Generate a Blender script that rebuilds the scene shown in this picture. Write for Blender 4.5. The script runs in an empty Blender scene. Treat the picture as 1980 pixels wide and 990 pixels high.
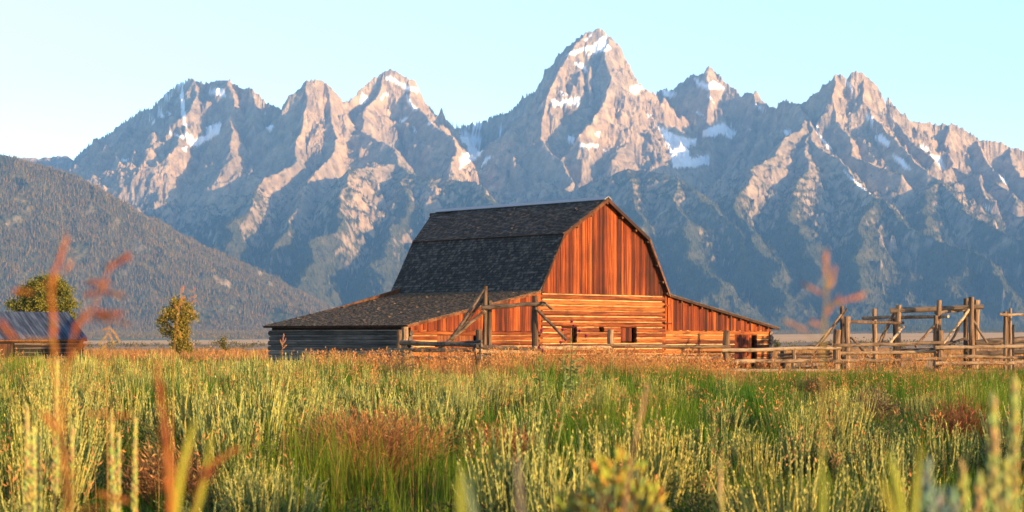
import bpy, bmesh, math, random
import numpy as np
from mathutils import Vector, Matrix

# ------------------------------------------------------------------ camera, light, air
scn = bpy.context.scene
COL = scn.collection
random.seed(7)
R = math.radians
EYE = 1.7
F = 3400.0            # focal length in photo pixels (1980 wide)
HZ = 650.0            # horizon row of the photo

cam_d = bpy.data.cameras.new('camera'); cam = bpy.data.objects.new('camera', cam_d); COL.objects.link(cam)
cam.location = (0, 0, EYE); cam.rotation_euler = (R(90), 0, 0)
cam_d.sensor_width = 36.0; cam_d.lens = 36.0 * F / 1980.0
cam_d.shift_y = (HZ - 495.0) / 1980.0
cam_d.clip_start = 0.05; cam_d.clip_end = 90000.0
cam_d.dof.use_dof = True; cam_d.dof.focus_distance = 42.0; cam_d.dof.aperture_fstop = 3.6
scn.camera = cam

SUN_EL = 9.8
SUN_AZ = math.atan2(0.84, -0.54)          # from +Y towards +X: behind the camera, to the right
world = bpy.data.worlds.new('World'); scn.world = world; world.use_nodes = True
nt = world.node_tree; nt.nodes.clear()
w_out = nt.nodes.new('ShaderNodeOutputWorld'); w_bg = nt.nodes.new('ShaderNodeBackground'); w_sky = nt.nodes.new('ShaderNodeTexSky')
w_sky.sky_type = 'NISHITA'; w_sky.sun_disc = False
w_sky.sun_elevation = R(SUN_EL); w_sky.sun_rotation = SUN_AZ
w_sky.altitude = 2000; w_sky.air_density = 1.0; w_sky.dust_density = 2.5; w_sky.ozone_density = 1.0
w_bg.inputs['Strength'].default_value = 0.142
nt.links.new(w_sky.outputs[0], w_bg.inputs[0]); nt.links.new(w_bg.outputs[0], w_out.inputs[0])

sun_d = bpy.data.lights.new('sun', 'SUN'); sun = bpy.data.objects.new('sun', sun_d); COL.objects.link(sun)
sun_d.energy = 4.8; sun_d.angle = R(0.53); sun_d.color = (1.0, 0.60, 0.27)
sdir = Vector((math.sin(SUN_AZ) * math.cos(R(SUN_EL)), math.cos(SUN_AZ) * math.cos(R(SUN_EL)), math.sin(R(SUN_EL))))
sun.rotation_euler = sdir.to_track_quat('Z', 'Y').to_euler()
sun.location = (60, -40, 60)

vs = scn.view_settings
vs.view_transform = 'Standard'; vs.look = 'None'; vs.exposure = 1.85; vs.gamma = 1.0; vs.use_curve_mapping = False
scn.cycles.use_denoising = True
scn.cycles.max_bounces = 6; scn.cycles.diffuse_bounces = 3; scn.cycles.glossy_bounces = 2
scn.cycles.transmission_bounces = 4; scn.cycles.volume_bounces = 0; scn.cycles.transparent_max_bounces = 8
scn.cycles.use_adaptive_sampling = False

# ------------------------------------------------------------------ helpers
def tag(o, label=None, cat=None, group=None, kind=None):
    if label: o['label'] = label
    if cat: o['category'] = cat
    if group: o['group'] = group
    if kind: o['kind'] = kind
    return o

def px2w(px, py, d):
    """photo pixel at distance d -> world point"""
    return ((px - 990.0) / F * d, d, EYE + (HZ - py) / F * d)

def np_mesh(name, V, faces_idx, counts=None, mat=None, smooth=False, uvcol=None, attr='tint'):
    """fast mesh from numpy. faces_idx: (n,k) int array of equal-size faces"""
    me = bpy.data.meshes.new(name)
    V = np.asarray(V, np.float32); Fx = np.asarray(faces_idx, np.int32)
    n, k = Fx.shape
    me.vertices.add(len(V)); me.vertices.foreach_set('co', V.ravel())
    me.loops.add(n * k); me.loops.foreach_set('vertex_index', Fx.ravel())
    me.polygons.add(n); me.polygons.foreach_set('loop_start', np.arange(0, n * k, k, dtype=np.int32))
    me.polygons.foreach_set('loop_total', np.full(n, k, np.int32))
    me.polygons.foreach_set('use_smooth', np.full(n, smooth, bool))
    if uvcol is not None:
        a = me.color_attributes.new(attr, 'FLOAT_COLOR', 'POINT')
        c = np.ones((len(V), 4), np.float32); c[:, :uvcol.shape[1]] = uvcol
        a.data.foreach_set('color', c.ravel())
    if mat: me.materials.append(mat)
    me.update(calc_edges=True)
    return me

def link(name, me, parent=None):
    o = bpy.data.objects.new(name, me); COL.objects.link(o)
    if parent: o.parent = parent
    return o

# ---- vectorised gradient noise
def _hash(ix, iy, seed):
    h = (ix.astype(np.uint32) * np.uint32(374761393) + iy.astype(np.uint32) * np.uint32(668265263) + np.uint32(seed * 2246822519 % 4294967296))
    h = (h ^ (h >> np.uint32(13))) * np.uint32(1274126177)
    return h ^ (h >> np.uint32(16))
def gnoise(x, y, seed=0):
    x0 = np.floor(x); y0 = np.floor(y); fx = x - x0; fy = y - y0
    ix = x0.astype(np.int64); iy = y0.astype(np.int64)
    u = fx * fx * fx * (fx * (fx * 6 - 15) + 10); v = fy * fy * fy * (fy * (fy * 6 - 15) + 10)
    def g(dx, dy):
        a = _hash(ix + dx, iy + dy, seed).astype(np.float64) * (2 * math.pi / 4294967296.0)
        return np.cos(a) * (fx - dx) + np.sin(a) * (fy - dy)
    a = g(0, 0); b = g(1, 0); c = g(0, 1); d = g(1, 1)
    return ((a + u * (b - a)) * (1 - v) + (c + u * (d - c)) * v) * 1.5
def fbm(x, y, octv=5, seed=0, gain=0.5, lac=2.03):
    s = 0; a = 1.0; t = 0
    for i in range(octv):
        s = s + a * gnoise(x, y, seed + i * 17); t += a; a *= gain; x = x * lac + 13.7; y = y * lac - 7.3
    return s / t
def ridged(x, y, octv=5, seed=0, gain=0.5, lac=2.03):
    s = 0; a = 1.0; t = 0; w = 1.0
    for i in range(octv):
        n = 1 - np.abs(gnoise(x, y, seed + i * 31)) * 1.6
        n = np.clip(n, 0, 1) ** 2
        s = s + a * n * w; w = np.clip(n * 1.6, 0.25, 1); t += a; a *= gain; x = x * lac + 5.1; y = y * lac + 9.2
    return s / t
def sstep(a, b, x):
    t = np.clip((x - a) / (b - a), 0, 1); return t * t * (3 - 2 * t)

# ---- node helpers
def new_mat(name):
    m = bpy.data.materials.new(name); m.use_nodes = True
    n = m.node_tree.nodes; b = n['Principled BSDF']
    b.inputs['Specular IOR Level'].default_value = 0.25
    return m, m.node_tree, b
def nd(t, typ, **kw):
    n = t.nodes.new(typ)
    for k, v in kw.items():
        if k.startswith('i_'): n.inputs[k[2:].replace('_', ' ')].default_value = v
        else: setattr(n, k, v)
    return n
def ramp(t, stops, fac=None, interp='LINEAR'):
    r = t.nodes.new('ShaderNodeValToRGB'); r.color_ramp.interpolation = interp
    e = r.color_ramp.elements
    while len(e) < len(stops): e.new(0.5)
    for i, (p, c) in enumerate(stops):
        e[i].position = p; e[i].color = (*c, 1) if len(c) == 3 else c
    if fac is not None: t.links.new(fac, r.inputs[0])
    return r
def mixc(t, a, b, fac, mode='MIX'):
    m = t.nodes.new('ShaderNodeMix'); m.data_type = 'RGBA'; m.blend_type = mode
    for s, v in ((0, fac), (6, a), (7, b)):
        if hasattr(v, 'is_linked') or hasattr(v, 'links'): t.links.new(v, m.inputs[s])
        elif s == 0: m.inputs[0].default_value = v
        else: m.inputs[s].default_value = (*v, 1)
    return m.outputs[2]
MTN_SCALE = 1.0
HAZE_DENSITY = 4.3e-5

# ------------------------------------------------------------------ the ground sheet
GX0 = 0.0
def ground_z(x, y):
    x = np.asarray(x, float); y = np.asarray(y, float)
    far = sstep(120, 900, y)
    tilt = np.clip(x, -600, 600) * 0.0085 * far
    und = 0.10 * gnoise(x / 9.0, y / 11.0, 5) * sstep(130, 60, y) + 0.06 * gnoise(x / 3.1, y / 3.7, 6) * sstep(80, 40, y)
    px = x / np.maximum(y, 8.0)
    bump = .26 * sstep(14, 34, y) * sstep(74, 52, y) * (1 - .75 * sstep(.085, .14, px))
    return tilt + und + bump + 1.0 * sstep(300, 1500, y) * sstep(-200, 300, x)

def build_ground():
    ys = np.concatenate([np.linspace(-60, 5, 14), np.linspace(5.5, 130, 240), np.geomspace(131, 60000, 150)])
    # columns: dense in the wedge the camera sees, wide skirts outside
    t = np.concatenate([np.array([-40, -12, -4, -1.5, -0.8]), np.linspace(-0.42, 0.42, 240), np.array([0.8, 1.5, 4, 12, 40])])
    Y, T = np.meshgrid(ys, t, indexing='ij')
    X = T * np.maximum(np.abs(Y), 22.0)
    X = np.clip(X, -60000, 60000)
    Z = ground_z(X, Y)
    nr, nc = Y.shape
    i = np.arange(nr * nc).reshape(nr, nc)
    f = np.stack([i[:-1, :-1], i[:-1, 1:], i[1:, 1:], i[1:, :-1]], -1).reshape(-1, 4)
    m, t_, b = new_mat('valley_ground')
    tc = nd(t_, 'ShaderNodeNewGeometry')
    sep = nd(t_, 'ShaderNodeSeparateXYZ'); t_.links.new(tc.outputs['Position'], sep.inputs[0])
    n1 = nd(t_, 'ShaderNodeTexNoise', i_Scale=0.35, i_Detail=6.0); t_.links.new(tc.outputs['Position'], n1.inputs['Vector'])
    n2 = nd(t_, 'ShaderNodeTexNoise', i_Scale=0.02, i_Detail=5.0); t_.links.new(tc.outputs['Position'], n2.inputs['Vector'])
    near = ramp(t_, [(0.3, (0.035, 0.045, 0.012)), (0.5, (0.10, 0.075, 0.03)), (0.7, (0.17, 0.10, 0.04))], n1.outputs[0])
    # band coordinate: distance across the valley with a ragged edge
    add = nd(t_, 'ShaderNodeMath', operation='MULTIPLY_ADD'); t_.links.new(n2.outputs[0], add.inputs[0]); add.inputs[1].default_value = 60.0
    t_.links.new(sep.outputs[1], add.inputs[2])
    def band(a, b_):
        mr = nd(t_, 'ShaderNodeMapRange'); mr.inputs[1].default_value = a; mr.inputs[2].default_value = b_; mr.clamp = True
        t_.links.new(add.outputs[0], mr.inputs[0]); return mr.outputs[0]
    dry = ramp(t_, [(0.35, (0.30, 0.16, 0.05)), (0.65, (0.42, 0.22, 0.07))], n1.outputs[0]).outputs[0]
    sage = ramp(t_, [(0.4, (0.10, 0.085, 0.05)), (0.6, (0.22, 0.15, 0.09))], n2.outputs[0]).outputs[0]
    hay = ramp(t_, [(0.3, (0.36, 0.22, 0.105)), (0.7, (0.46, 0.29, 0.145))], n2.outputs[0]).outputs[0]
    green = ramp(t_, [(0.4, (0.05, 0.075, 0.03)), (0.6, (0.10, 0.12, 0.05))], n2.outputs[0]).outputs[0]
    c = mixc(t_, near.outputs[0], dry, band(90, 118))
    c = mixc(t_, c, sage, band(205, 235))
    c = mixc(t_, c, hay, band(430, 520))
    c = mixc(t_, c, green, band(2500, 3000))
    t_.links.new(c, b.inputs['Base Color']); b.inputs['Roughness'].default_value = 0.95
    bp = nd(t_, 'ShaderNodeBump', i_Strength=0.6, i_Distance=0.15); t_.links.new(n1.outputs[0], bp.inputs['Height']); t_.links.new(bp.outputs[0], b.inputs['Normal'])
    me = np_mesh('ground', np.stack([X, Y, Z], -1).reshape(-1, 3), f, mat=m, smooth=True)
    tag(link('ground', me), kind='structure')
build_ground()

# ------------------------------------------------------------------ the mountains
SKY_L = [(-420,330,14.6),(-200,322,14.6),(0,306,14.6),(50,303,14.6),(100,302,14.6),(128,300,14.5),(140,307,14.4),(220,330,14.3),(300,340,14.3)]
CREST = [(128,318,14.6),(140,306,14.5),(152,292,14.41),(168,278,14.28),(190,266,14.1),(215,248,13.89),(232,235,13.75),(245,228,13.64),(262,215,13.5),(275,208,13.39),(290,206,13.27),(298,195,13.2),(312,183,13.08),(330,168,12.93),(345,158,12.8),(360,150,12.65),(375,148,12.5),(390,157,12.45),(405,158,12.4),(413,153,12.3),(428,153,12.3),(444,152,12.2),(455,160,12.2),(470,168,12.1),(482,165,12.0),(497,175,12.0),(508,188,12.0),(514,198,12.0),(530,200,11.9),(546,206,11.8),(553,190,11.7),(565,183,11.6),(584,178,11.5),(588,163,11.5),(600,152,11.5),(618,151,11.5),(632,160,11.6),(650,175,11.7),(665,190,11.8),(676,193,12.0),(690,180,12.1),(700,168,12.1),(715,155,12.2),(735,140,12.2),(750,133,12.2),(765,134,12.2),(780,145,12.2),(800,152,12.2),(812,170,12.2),(820,190,12.3),(833,208,12.4),(850,222,12.5),(870,231,12.7),(890,238,13.3),(905,238,13.6),(925,232,13.47),(950,222,13.3),(975,213,13.14),(998,203,13.0),(1008,184,12.89),(1020,178,12.76),(1035,170,12.6),(1048,150,12.48),(1051,135,12.45),(1062,123,12.34),(1072,119,12.25),(1077,105,12.2),(1090,93,12.15),(1110,75,12.08),(1130,62,12.0),(1150,55,12.0),(1165,55,12.0),(1178,68,12.0),(1184,100,12.0),(1195,115,12.0),(1205,148,12.1),(1218,158,12.1),(1240,160,12.2),(1255,180,12.2),(1263,204,12.4),(1266,192,12.6),(1272,176,12.6),(1285,168,12.5),(1303,171,12.5),(1312,158,12.4),(1325,152,12.4),(1340,142,12.4),(1356,142,12.3),(1372,127,12.3),(1385,138,12.3),(1400,152,12.2),(1415,165,12.2),(1432,182,12.1),(1444,178,12.0),(1452,174,12.0),(1459,187,12.0),(1464,195,11.9),(1480,198,11.8),(1502,205,11.7),(1506,192,11.6),(1520,190,11.5),(1535,200,11.4),(1562,192,11.3),(1571,178,11.2),(1585,173,11.2),(1590,160,11.1),(1605,155,11.1),(1620,141,11.0),(1628,140,11.0),(1636,150,11.0),(1645,136,11.0),(1655,135,11.0),(1669,137,11.0),(1676,150,11.0),(1690,170,11.0),(1697,190,11.0),(1712,185,11.0),(1720,195,11.0),(1737,218,11.0),(1765,230,11.1),(1790,235,11.2),(1825,236,11.2),(1850,240,11.2),(1870,250,11.2),(1890,265,11.2),(1910,268,11.2),(1930,271,11.2),(1945,280,11.2),(1960,283,11.2),(1980,290,11.2),(2050,310,11.2),(2150,300,11.2),(2350,330,11.2),(2700,360,11.2)]
# name: (points, slope left of travel, slope right of travel, far slope, reach of the steep part)
SPURS = [
 # south peak: shoulder and face
 ([(375,148,12.4),(385,185,12.2),(352,215,11.9),(338,245,11.8),(325,300,11.4)], 1.3, 1.2, .55, 350),
 ([(245,235,13.3),(225,300,12.7),(200,350,12.1)], 1.0, 1.0, .6, 300),
 ([(444,152,12.2),(452,200,11.9),(445,250,11.6),(440,310,11.1)], 1.3, 1.3, .7, 300),
 ([(497,175,12.0),(500,215,11.8),(492,250,11.6)], 1.7, 1.7, .8, 200),
 # second peak
 ([(600,152,11.5),(592,205,11.35),(578,240,11.2),(562,275,11.0),(548,320,10.7),(520,352,10.3),(480,380,9.9),(452,420,9.5),(420,470,9.0)], 1.3, 1.4, .65, 300),
 ([(632,160,11.6),(650,205,11.45),(655,250,11.2),(640,290,10.9),(612,330,10.5),(585,375,10.0),(550,420,9.5),(525,470,8.9)], 1.5, 1.3, .6, 300),
 # middle peak
 ([(735,140,12.2),(722,190,12.0),(698,215,11.7),(708,250,11.4),(735,272,11.1),(760,315,10.7),(720,322,10.4),(690,330,10.1),(655,375,9.6),(638,440,9.0),(615,500,8.4),(590,560,7.8)], 1.2, 1.2, .62, 300),
 ([(800,152,12.2),(806,205,11.9),(828,232,11.7),(860,250,11.5),(880,262,11.3),(884,290,11.1),(868,318,10.8)], 1.3, 1.5, .8, 250),
 ([(760,315,10.7),(800,335,10.4),(860,345,10.1),(915,350,9.8),(945,368,9.5),(968,396,9.2),(985,450,8.7),(1000,520,8.0)], .9, 1.0, .6, 250),
 ([(800,335,10.4),(775,400,9.7),(770,470,9.0),(760,540,8.2)], .8, .8, .55, 300),
 # the great peak
 ([(1130,62,12.0),(1108,105,11.85),(1085,150,11.7),(1062,185,11.55),(1048,225,11.4),(1040,262,11.2),(1062,290,11.0),(1085,325,10.7),(1100,345,10.5),(1090,380,10.1),(1075,430,9.6)], 1.5, 1.4, .75, 300),
 ([(1178,68,12.0),(1170,110,11.8),(1178,150,11.6),(1160,200,11.4),(1150,240,11.2),(1120,262,11.0)], 1.6, 1.6, .8, 250),
 ([(1205,148,12.1),(1222,185,11.9),(1240,215,11.7),(1235,255,11.4),(1200,285,11.1),(1180,310,10.8)], 1.5, 1.7, .85, 250),
 # wooded shoulder right of the barn
 ([(1150,352,10.2),(1178,340,9.9),(1222,326,9.8),(1262,332,9.7),(1300,345,9.5),(1345,372,9.3),(1385,402,9.0),(1425,445,8.7),(1480,512,8.1),(1535,572,7.5)], .9, .9, .55, 300),
 ([(1222,326,9.8),(1215,400,9.2),(1225,470,8.5),(1240,540,7.8)], .75, .75, .5, 300),
 ([(1300,345,9.5),(1312,420,8.9),(1345,500,8.1),(1380,560,7.5)], .75, .75, .5, 300),
 # owen buttresses
 ([(1285,168,12.5),(1290,215,12.3),(1300,258,12.1),(1330,275,11.9)], 1.8, 1.8, .9, 250),
 ([(1372,127,12.3),(1368,180,12.1),(1362,235,11.9),(1375,285,11.6)], 1.6, 1.7, .9, 250),
 ([(1452,174,12.0),(1450,235,11.8),(1435,290,11.4),(1420,330,11.0)], 1.5, 1.5, .8, 250),
 # north apron
 ([(1535,200,11.4),(1553,204,11.1),(1562,225,10.9),(1572,258,10.6),(1600,290,10.2),(1650,335,9.8),(1700,382,9.3),(1770,432,8.8),(1850,480,8.3),(1930,535,7.7)], 1.0, 1.4, .6, 300),
 ([(1562,225,10.9),(1532,260,10.5),(1500,292,10.2),(1462,318,9.9),(1442,335,9.7),(1425,385,9.2),(1455,440,8.7),(1500,510,8.0)], 1.1, 1.0, .6, 250),
 ([(1572,258,10.6),(1560,330,9.9),(1548,400,9.2),(1560,470,8.5),(1590,540,7.8)], .8, .8, .5, 300),
 ([(1700,382,9.3),(1660,450,8.6),(1665,510,8.0),(1690,560,7.5)], .75, .75, .5, 300),
 # north peak
 ([(1620,141,11.0),(1612,190,10.85),(1625,235,10.7),(1645,262,10.55),(1655,300,10.3),(1690,320,10.1),(1735,338,9.9)], 1.5, 1.5, .8, 250),
 ([(1669,137,11.0),(1672,190,10.8),(1690,225,10.7),(1716,262,10.5),(1760,310,10.2),(1800,345,9.9),(1850,385,9.5),(1905,420,9.1),(1980,470,8.6),(2060,540,7.8)], 1.4, 1.5, .65, 250),
 ([(1712,185,11.0),(1735,240,10.8),(1775,280,10.6),(1800,310,10.4)], 1.5, 1.5, .8, 220),
 ([(1800,345,9.9),(1790,410,9.3),(1810,470,8.6),(1830,540,7.8)], .75, .75, .5, 300),
 ([(1825,236,11.2),(1822,275,11.0),(1850,310,10.8),(1885,350,10.4),(1925,395,10.0),(1985,430,9.6)], 1.5, 1.5, .75, 250),
 ([(1885,265,11.2),(1905,300,11.0),(1935,345,10.7),(1975,390,10.2)], 1.5, 1.5, .75, 220),
 ([(1955,283,11.2),(1965,320,11.0),(2000,360,10.6),(2050,420,10.0)], 1.5, 1.5, .75, 220),
]
HILL = [(-420,242,7.6),(-250,262,7.5),(-100,279,7.4),(0,297,7.35),(40,306,7.3),(75,319,7.3),(150,343,7.2),(185,361,7.15),(225,389,7.1),(262,411,7.05),(300,437,7.0),(350,477,6.9),(400,517,6.8),(450,560,6.7),(490,577,6.6),(530,587,6.5),(580,599,6.4),(640,619,6.3),(720,647,6.1)]

SNOW = [  # snow fields, outlined by bearing and height on the faces
 [(363,258),(378,268),(398,262),(400,244),(428,236),(425,255),(405,270),(385,282),(368,282),(360,270),(330,258),(324,252),(345,262)],
 [(350,165),(356,180),(357,205),(360,235),(364,248),(354,240),(350,215),(348,190)],[(340,160),(366,150),(358,160),(348,168)],
 [(402,175),(415,170),(432,172),(438,188),(420,184),(405,182)],[(306,208),(318,226),(312,228),(304,216)],[(320,210),(332,220),(328,222)],[(318,180),(336,178),(330,188),(318,190)],
 [(282,232),(294,224),(290,234)],[(288,240),(300,232),(302,238)],[(235,305),(250,310),(238,312)],[(350,285),(362,283),(360,294),(354,292)],
 [(505,212),(516,222),(508,218)],[(515,245),(528,240),(530,247),(518,250)],
 [(748,147),(760,150),(775,160),(792,168),(810,172),(806,178),(785,174),(768,162),(745,154)],[(784,180),(800,205),(810,212),(800,214),(788,196)],[(700,180),(712,188),(704,202),(696,198)],[(738,195),(756,178),(750,176),(736,190)],[(770,232),(785,225),(792,230),(778,236)],[(796,240),(806,258),(802,256)],[(825,240),(838,236),(830,244)],
 [(888,262),(902,255),(928,262),(930,275),(918,282),(935,285),(930,300),(895,322),(888,330),(890,300),(902,296),(905,282),(895,275)],[(908,242),(922,235),(935,236),(928,248),(914,252)],[(938,305),(955,298),(930,325)],[(960,255),(976,248),(968,260)],
 [(1090,108),(1110,98),(1128,92),(1150,85),(1165,72),(1172,70),(1174,85),(1184,92),(1178,98),(1160,98),(1148,104),(1136,106),(1148,98),(1120,102),(1105,108)],
 [(1128,78),(1150,58),(1142,70),(1130,80)],[(1108,122),(1128,124),(1138,138),(1120,132)],[(1066,190),(1080,196),(1096,192),(1120,186),(1120,205),(1108,202),(1088,202),(1072,208)],[(1084,176),(1098,182),(1088,184)],[(1098,265),(1110,264),(1110,278),(1100,276)],[(1150,258),(1162,254),(1158,266)],[(1118,278),(1158,280),(1154,286),(1120,284)],[(1166,290),(1178,298),(1164,292)],
 [(1218,165),(1240,166),(1246,172),(1228,182),(1216,176)],[(1250,220),(1262,222),(1254,228)],
 [(1268,240),(1290,252),(1310,262),(1330,268),(1348,268),(1345,278),(1330,282),(1335,302),(1350,304),(1370,298),(1372,318),(1340,322),(1300,322),(1296,295),(1280,262)],
 [(1360,252),(1380,244),(1395,238),(1410,248),(1424,256),(1414,268),(1395,258),(1375,264),(1358,264)],[(1442,247),(1456,252),(1444,250)],[(1342,212),(1366,226),(1350,222)],
 [(1276,172),(1298,176),(1310,182),(1292,190),(1282,182)],[(1340,150),(1360,160),(1385,158),(1410,176),(1432,184),(1405,174),(1372,172),(1350,166)],[(1362,178),(1378,192),(1382,200),(1370,190)],[(1460,200),(1485,216),(1470,212)],
 [(1690,262),(1705,260),(1720,275),(1716,284),(1695,272)],[(1725,298),(1745,308),(1765,330),(1750,326),(1730,310)],[(1778,280),(1796,284),(1800,294),(1785,290)],[(1798,298),(1820,302),(1822,315),(1832,332),(1815,322)],[(1672,220),(1690,226),(1690,235),(1676,230)],[(1636,152),(1646,168),(1648,176),(1638,162)],
 [(1575,232),(1590,265),(1600,278),(1620,300),(1598,284),(1580,256)],[(1930,335),(1945,350),(1955,365),(1940,352)],[(1900,395),(1925,410),(1905,402)],[(1620,318),(1650,345),(1690,380),(1655,356)],[(1516,252),(1526,250),(1530,258),(1520,262)],
]

def poly_seg(P, X, Y, best, par, sl, sr, sf, reach, t0):
    """raise the height field to the ridge P (world points), falling off to either side"""
    acc = t0
    xmin = P[:, 0].min() - 3200; xmax = P[:, 0].max() + 3200; ymin = P[:, 1].min() - 3600; ymax = P[:, 1].max() + 3200
    idx = np.where((X > xmin) & (X < xmax) & (Y > ymin) & (Y < ymax))[0]
    x = X[idx]; y = Y[idx]
    bh = np.full(len(idx), -1e9); bt = np.zeros(len(idx)); br = np.zeros(len(idx))
    for a, b in zip(P[:-1], P[1:]):
        d = b[:2] - a[:2]; L = math.hypot(*d)
        if L < 1: continue
        t = np.clip(((x - a[0]) * d[0] + (y - a[1]) * d[1]) / (L * L), 0, 1)
        qx = x - (a[0] + t * d[0]); qy = y - (a[1] + t * d[1])
        r = np.hypot(qx, qy); side = d[0] * qy - d[1] * qx
        s0 = np.where(side > 0, sl, sr)
        h = a[2] + t * (b[2] - a[2]) - (sf * r + (s0 - sf) * reach * (1 - np.exp(-r / reach)))
        m = h > bh
        bh = np.where(m, h, bh); bt = np.where(m, acc + t * L, bt); br = np.where(m, r, br)
        acc += L
    m = bh > best[idx]
    j = idx[m]
    best[j] = bh[m]; par[0][j] = bt[m]; par[1][j] = br[m]
    return acc + 5000.0

def crest_wall(X, Y, best, par, t0):
    """the skyline ridge: sharp pinnacles at the crest that merge into broad faces below"""
    c = np.array(CREST, float); g = np.arange(c[0, 0], c[-1, 0] + 1.0)
    yc = np.interp(g, c[:, 0], c[:, 2]) * 1000; zc = EYE + (HZ - np.interp(g, c[:, 0], c[:, 1])) / F * yc
    tooth = ridged(g / 9.0, g * 0 + 3.3, 3, 661, .6) - .55
    zc = zc + tooth * 26 * sstep(900, 1300, zc)
    def blur(a, s):
        k = np.exp(-.5 * (np.arange(-3 * s, 3 * s + 1) / s) ** 2); k /= k.sum(); return np.convolve(np.pad(a, 3 * s, mode='edge'), k, 'valid')
    lev = [(0, zc), (90, blur(zc, 3)), (260, blur(zc, 12)), (650, blur(zc, 34)), (1600, blur(zc, 70))]
    ycs = blur(yc, 10)
    jx = X + 16 * fbm(X / 160, Y / 160, 4, 811); px = 990 + F * jx / Y
    sel = np.where((px >= g[0]) & (px <= g[-1]) & (Y > 9000))[0]; p = px[sel]
    dy = Y[sel] - np.interp(p, g, ycs); r = np.abs(dy)
    # the face is not parallel to the crest: bays and ribs
    bay = 120 * fbm(p / 70.0, Y[sel] / 2500.0, 3, 821); rr = np.maximum(r + bay * sstep(40, 400, r), 0)
    z = np.interp(p, g, lev[0][1])
    for (r0, a), (r1, b) in zip(lev[:-1], lev[1:]):
        w = sstep(r0, r1, r); z = z * (1 - w) + np.interp(p, g, b) * w
    h = z - (.78 * rr + (1.9 - .78) * 230 * (1 - np.exp(-rr / 230)))
    m = h > best[sel]; j = sel[m]
    best[j] = h[m]; par[0][j] = t0 + p[m] * 3.5; par[1][j] = r[m]
    return t0 + 20000.0

def mountain_height(X, Y):
    """height field of the whole range; also along-ridge and off-ridge coordinates"""
    wx = X + 46 * fbm(X / 420, Y / 420, 5, 101, .6); wy = Y + 46 * fbm(X / 420, Y / 420, 5, 202, .6)
    wx = wx + 10 * fbm(X / 70, Y / 70, 2, 303); wy = wy + 10 * fbm(X / 70, Y / 70, 2, 404)
    lowarp = sstep(10600, 8800, Y) * 150
    sx_ = wx + lowarp * fbm(X / 1100, Y / 1100, 3, 555) + 95 * fbm(X / 620, Y / 620, 3, 557); sy_ = wy + lowarp * fbm(X / 1100, Y / 1100, 3, 556) + 95 * fbm(X / 620, Y / 620, 3, 558)
    best = np.full(X.shape, -1e9); t = np.zeros(X.shape); r = np.full(X.shape, 4000.0)
    acc = 0.0
    W = lambda L: np.array([px2w(a, b, c * 1000) for a, b, c in L])
    acc = poly_seg(W(SKY_L), wx, wy, best, (t, r), .7, .7, .5, 300, acc)
    acc = crest_wall(X, Y, best, (t, r), acc)
    for P, sl, sr, sf, reach in SPURS:
        acc = poly_seg(W(P), sx_, sy_, best, (t, r), sl, sr, sf, reach, acc)
    rock = best.copy()
    acc = poly_seg(W(HILL), wx, wy, best, (t, r), .60, .50, .48, 300, acc)
    hill = best > rock
    # buttresses and gullies running down from every crest
    grow = sstep(15, 260, r)
    rib = ridged(t / 330.0, r / 1500.0, 3, 11) * 95 + ridged(t / 120.0, r / 520.0, 3, 23) * 46
    rough = np.where(hill, .28, 1.0)
    h = best + (rib - 62) * grow * rough
    h = h + (ridged(wx / 240, wy / 240, 5, 47, .55) - .45) * 95 * sstep(0, 160, r) * rough
    h = h + (ridged(X / 120 + .3 * Y / 120, Y / 150, 4, 57, .6) - .45) * 46 * (.25 + .75 * sstep(0, 90, r)) * rough
    h = h + fbm(X / 55, Y / 55, 4, 71, .6) * 27 * rough * (0.45 + 0.55 * sstep(0, 80, r))
    # sharp-edged gullies and blocks
    bil_ = np.abs(gnoise(wx / 190, wy / 260, 881)) + .5 * np.abs(gnoise(wx / 83, wy / 110, 882)) + .3 * np.abs(gnoise(wx / 37, wy / 45, 883))
    h = h + (bil_ - .55) * 78 * sstep(0, 140, r) * rough * sstep(500, 1000, h)
    # ledges
    led = fbm(X / 300, Y / 300, 3, 91) * 60
    st = (h + led) / 46.0
    h = np.where(hill, h, h + (np.floor(st) + sstep(.25, .75, st - np.floor(st)) - st) * 11 * sstep(500, 1000, h) * sstep(-.25, .3, fbm(X / 700, Y / 700, 2, 95)))
    # foot of the range: fans and moraine
    base = -30 + 30 * sstep(4300, 5000, Y) + 60 * sstep(5200, 9000, Y) + fbm(X / 900, Y / 700, 4, 131) * 38 * sstep(4700, 5600, Y)
    k = 45.0
    m = np.maximum(h, base)
    h2 = m + k * np.log(np.exp((h - m) / k) + np.exp((base - m) / k))
    return h2, r, hill, best

def in_poly(px, py, poly):
    c = np.zeros(px.shape, bool); n = len(poly)
    for i in range(n):
        x1, y1 = poly[i]; x2, y2 = poly[(i + 1) % n]
        if y1 == y2: continue
        c ^= ((y1 > py) != (y2 > py)) & (px < (x2 - x1) * (py - y1) / (y2 - y1) + x1)
    return c

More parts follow.
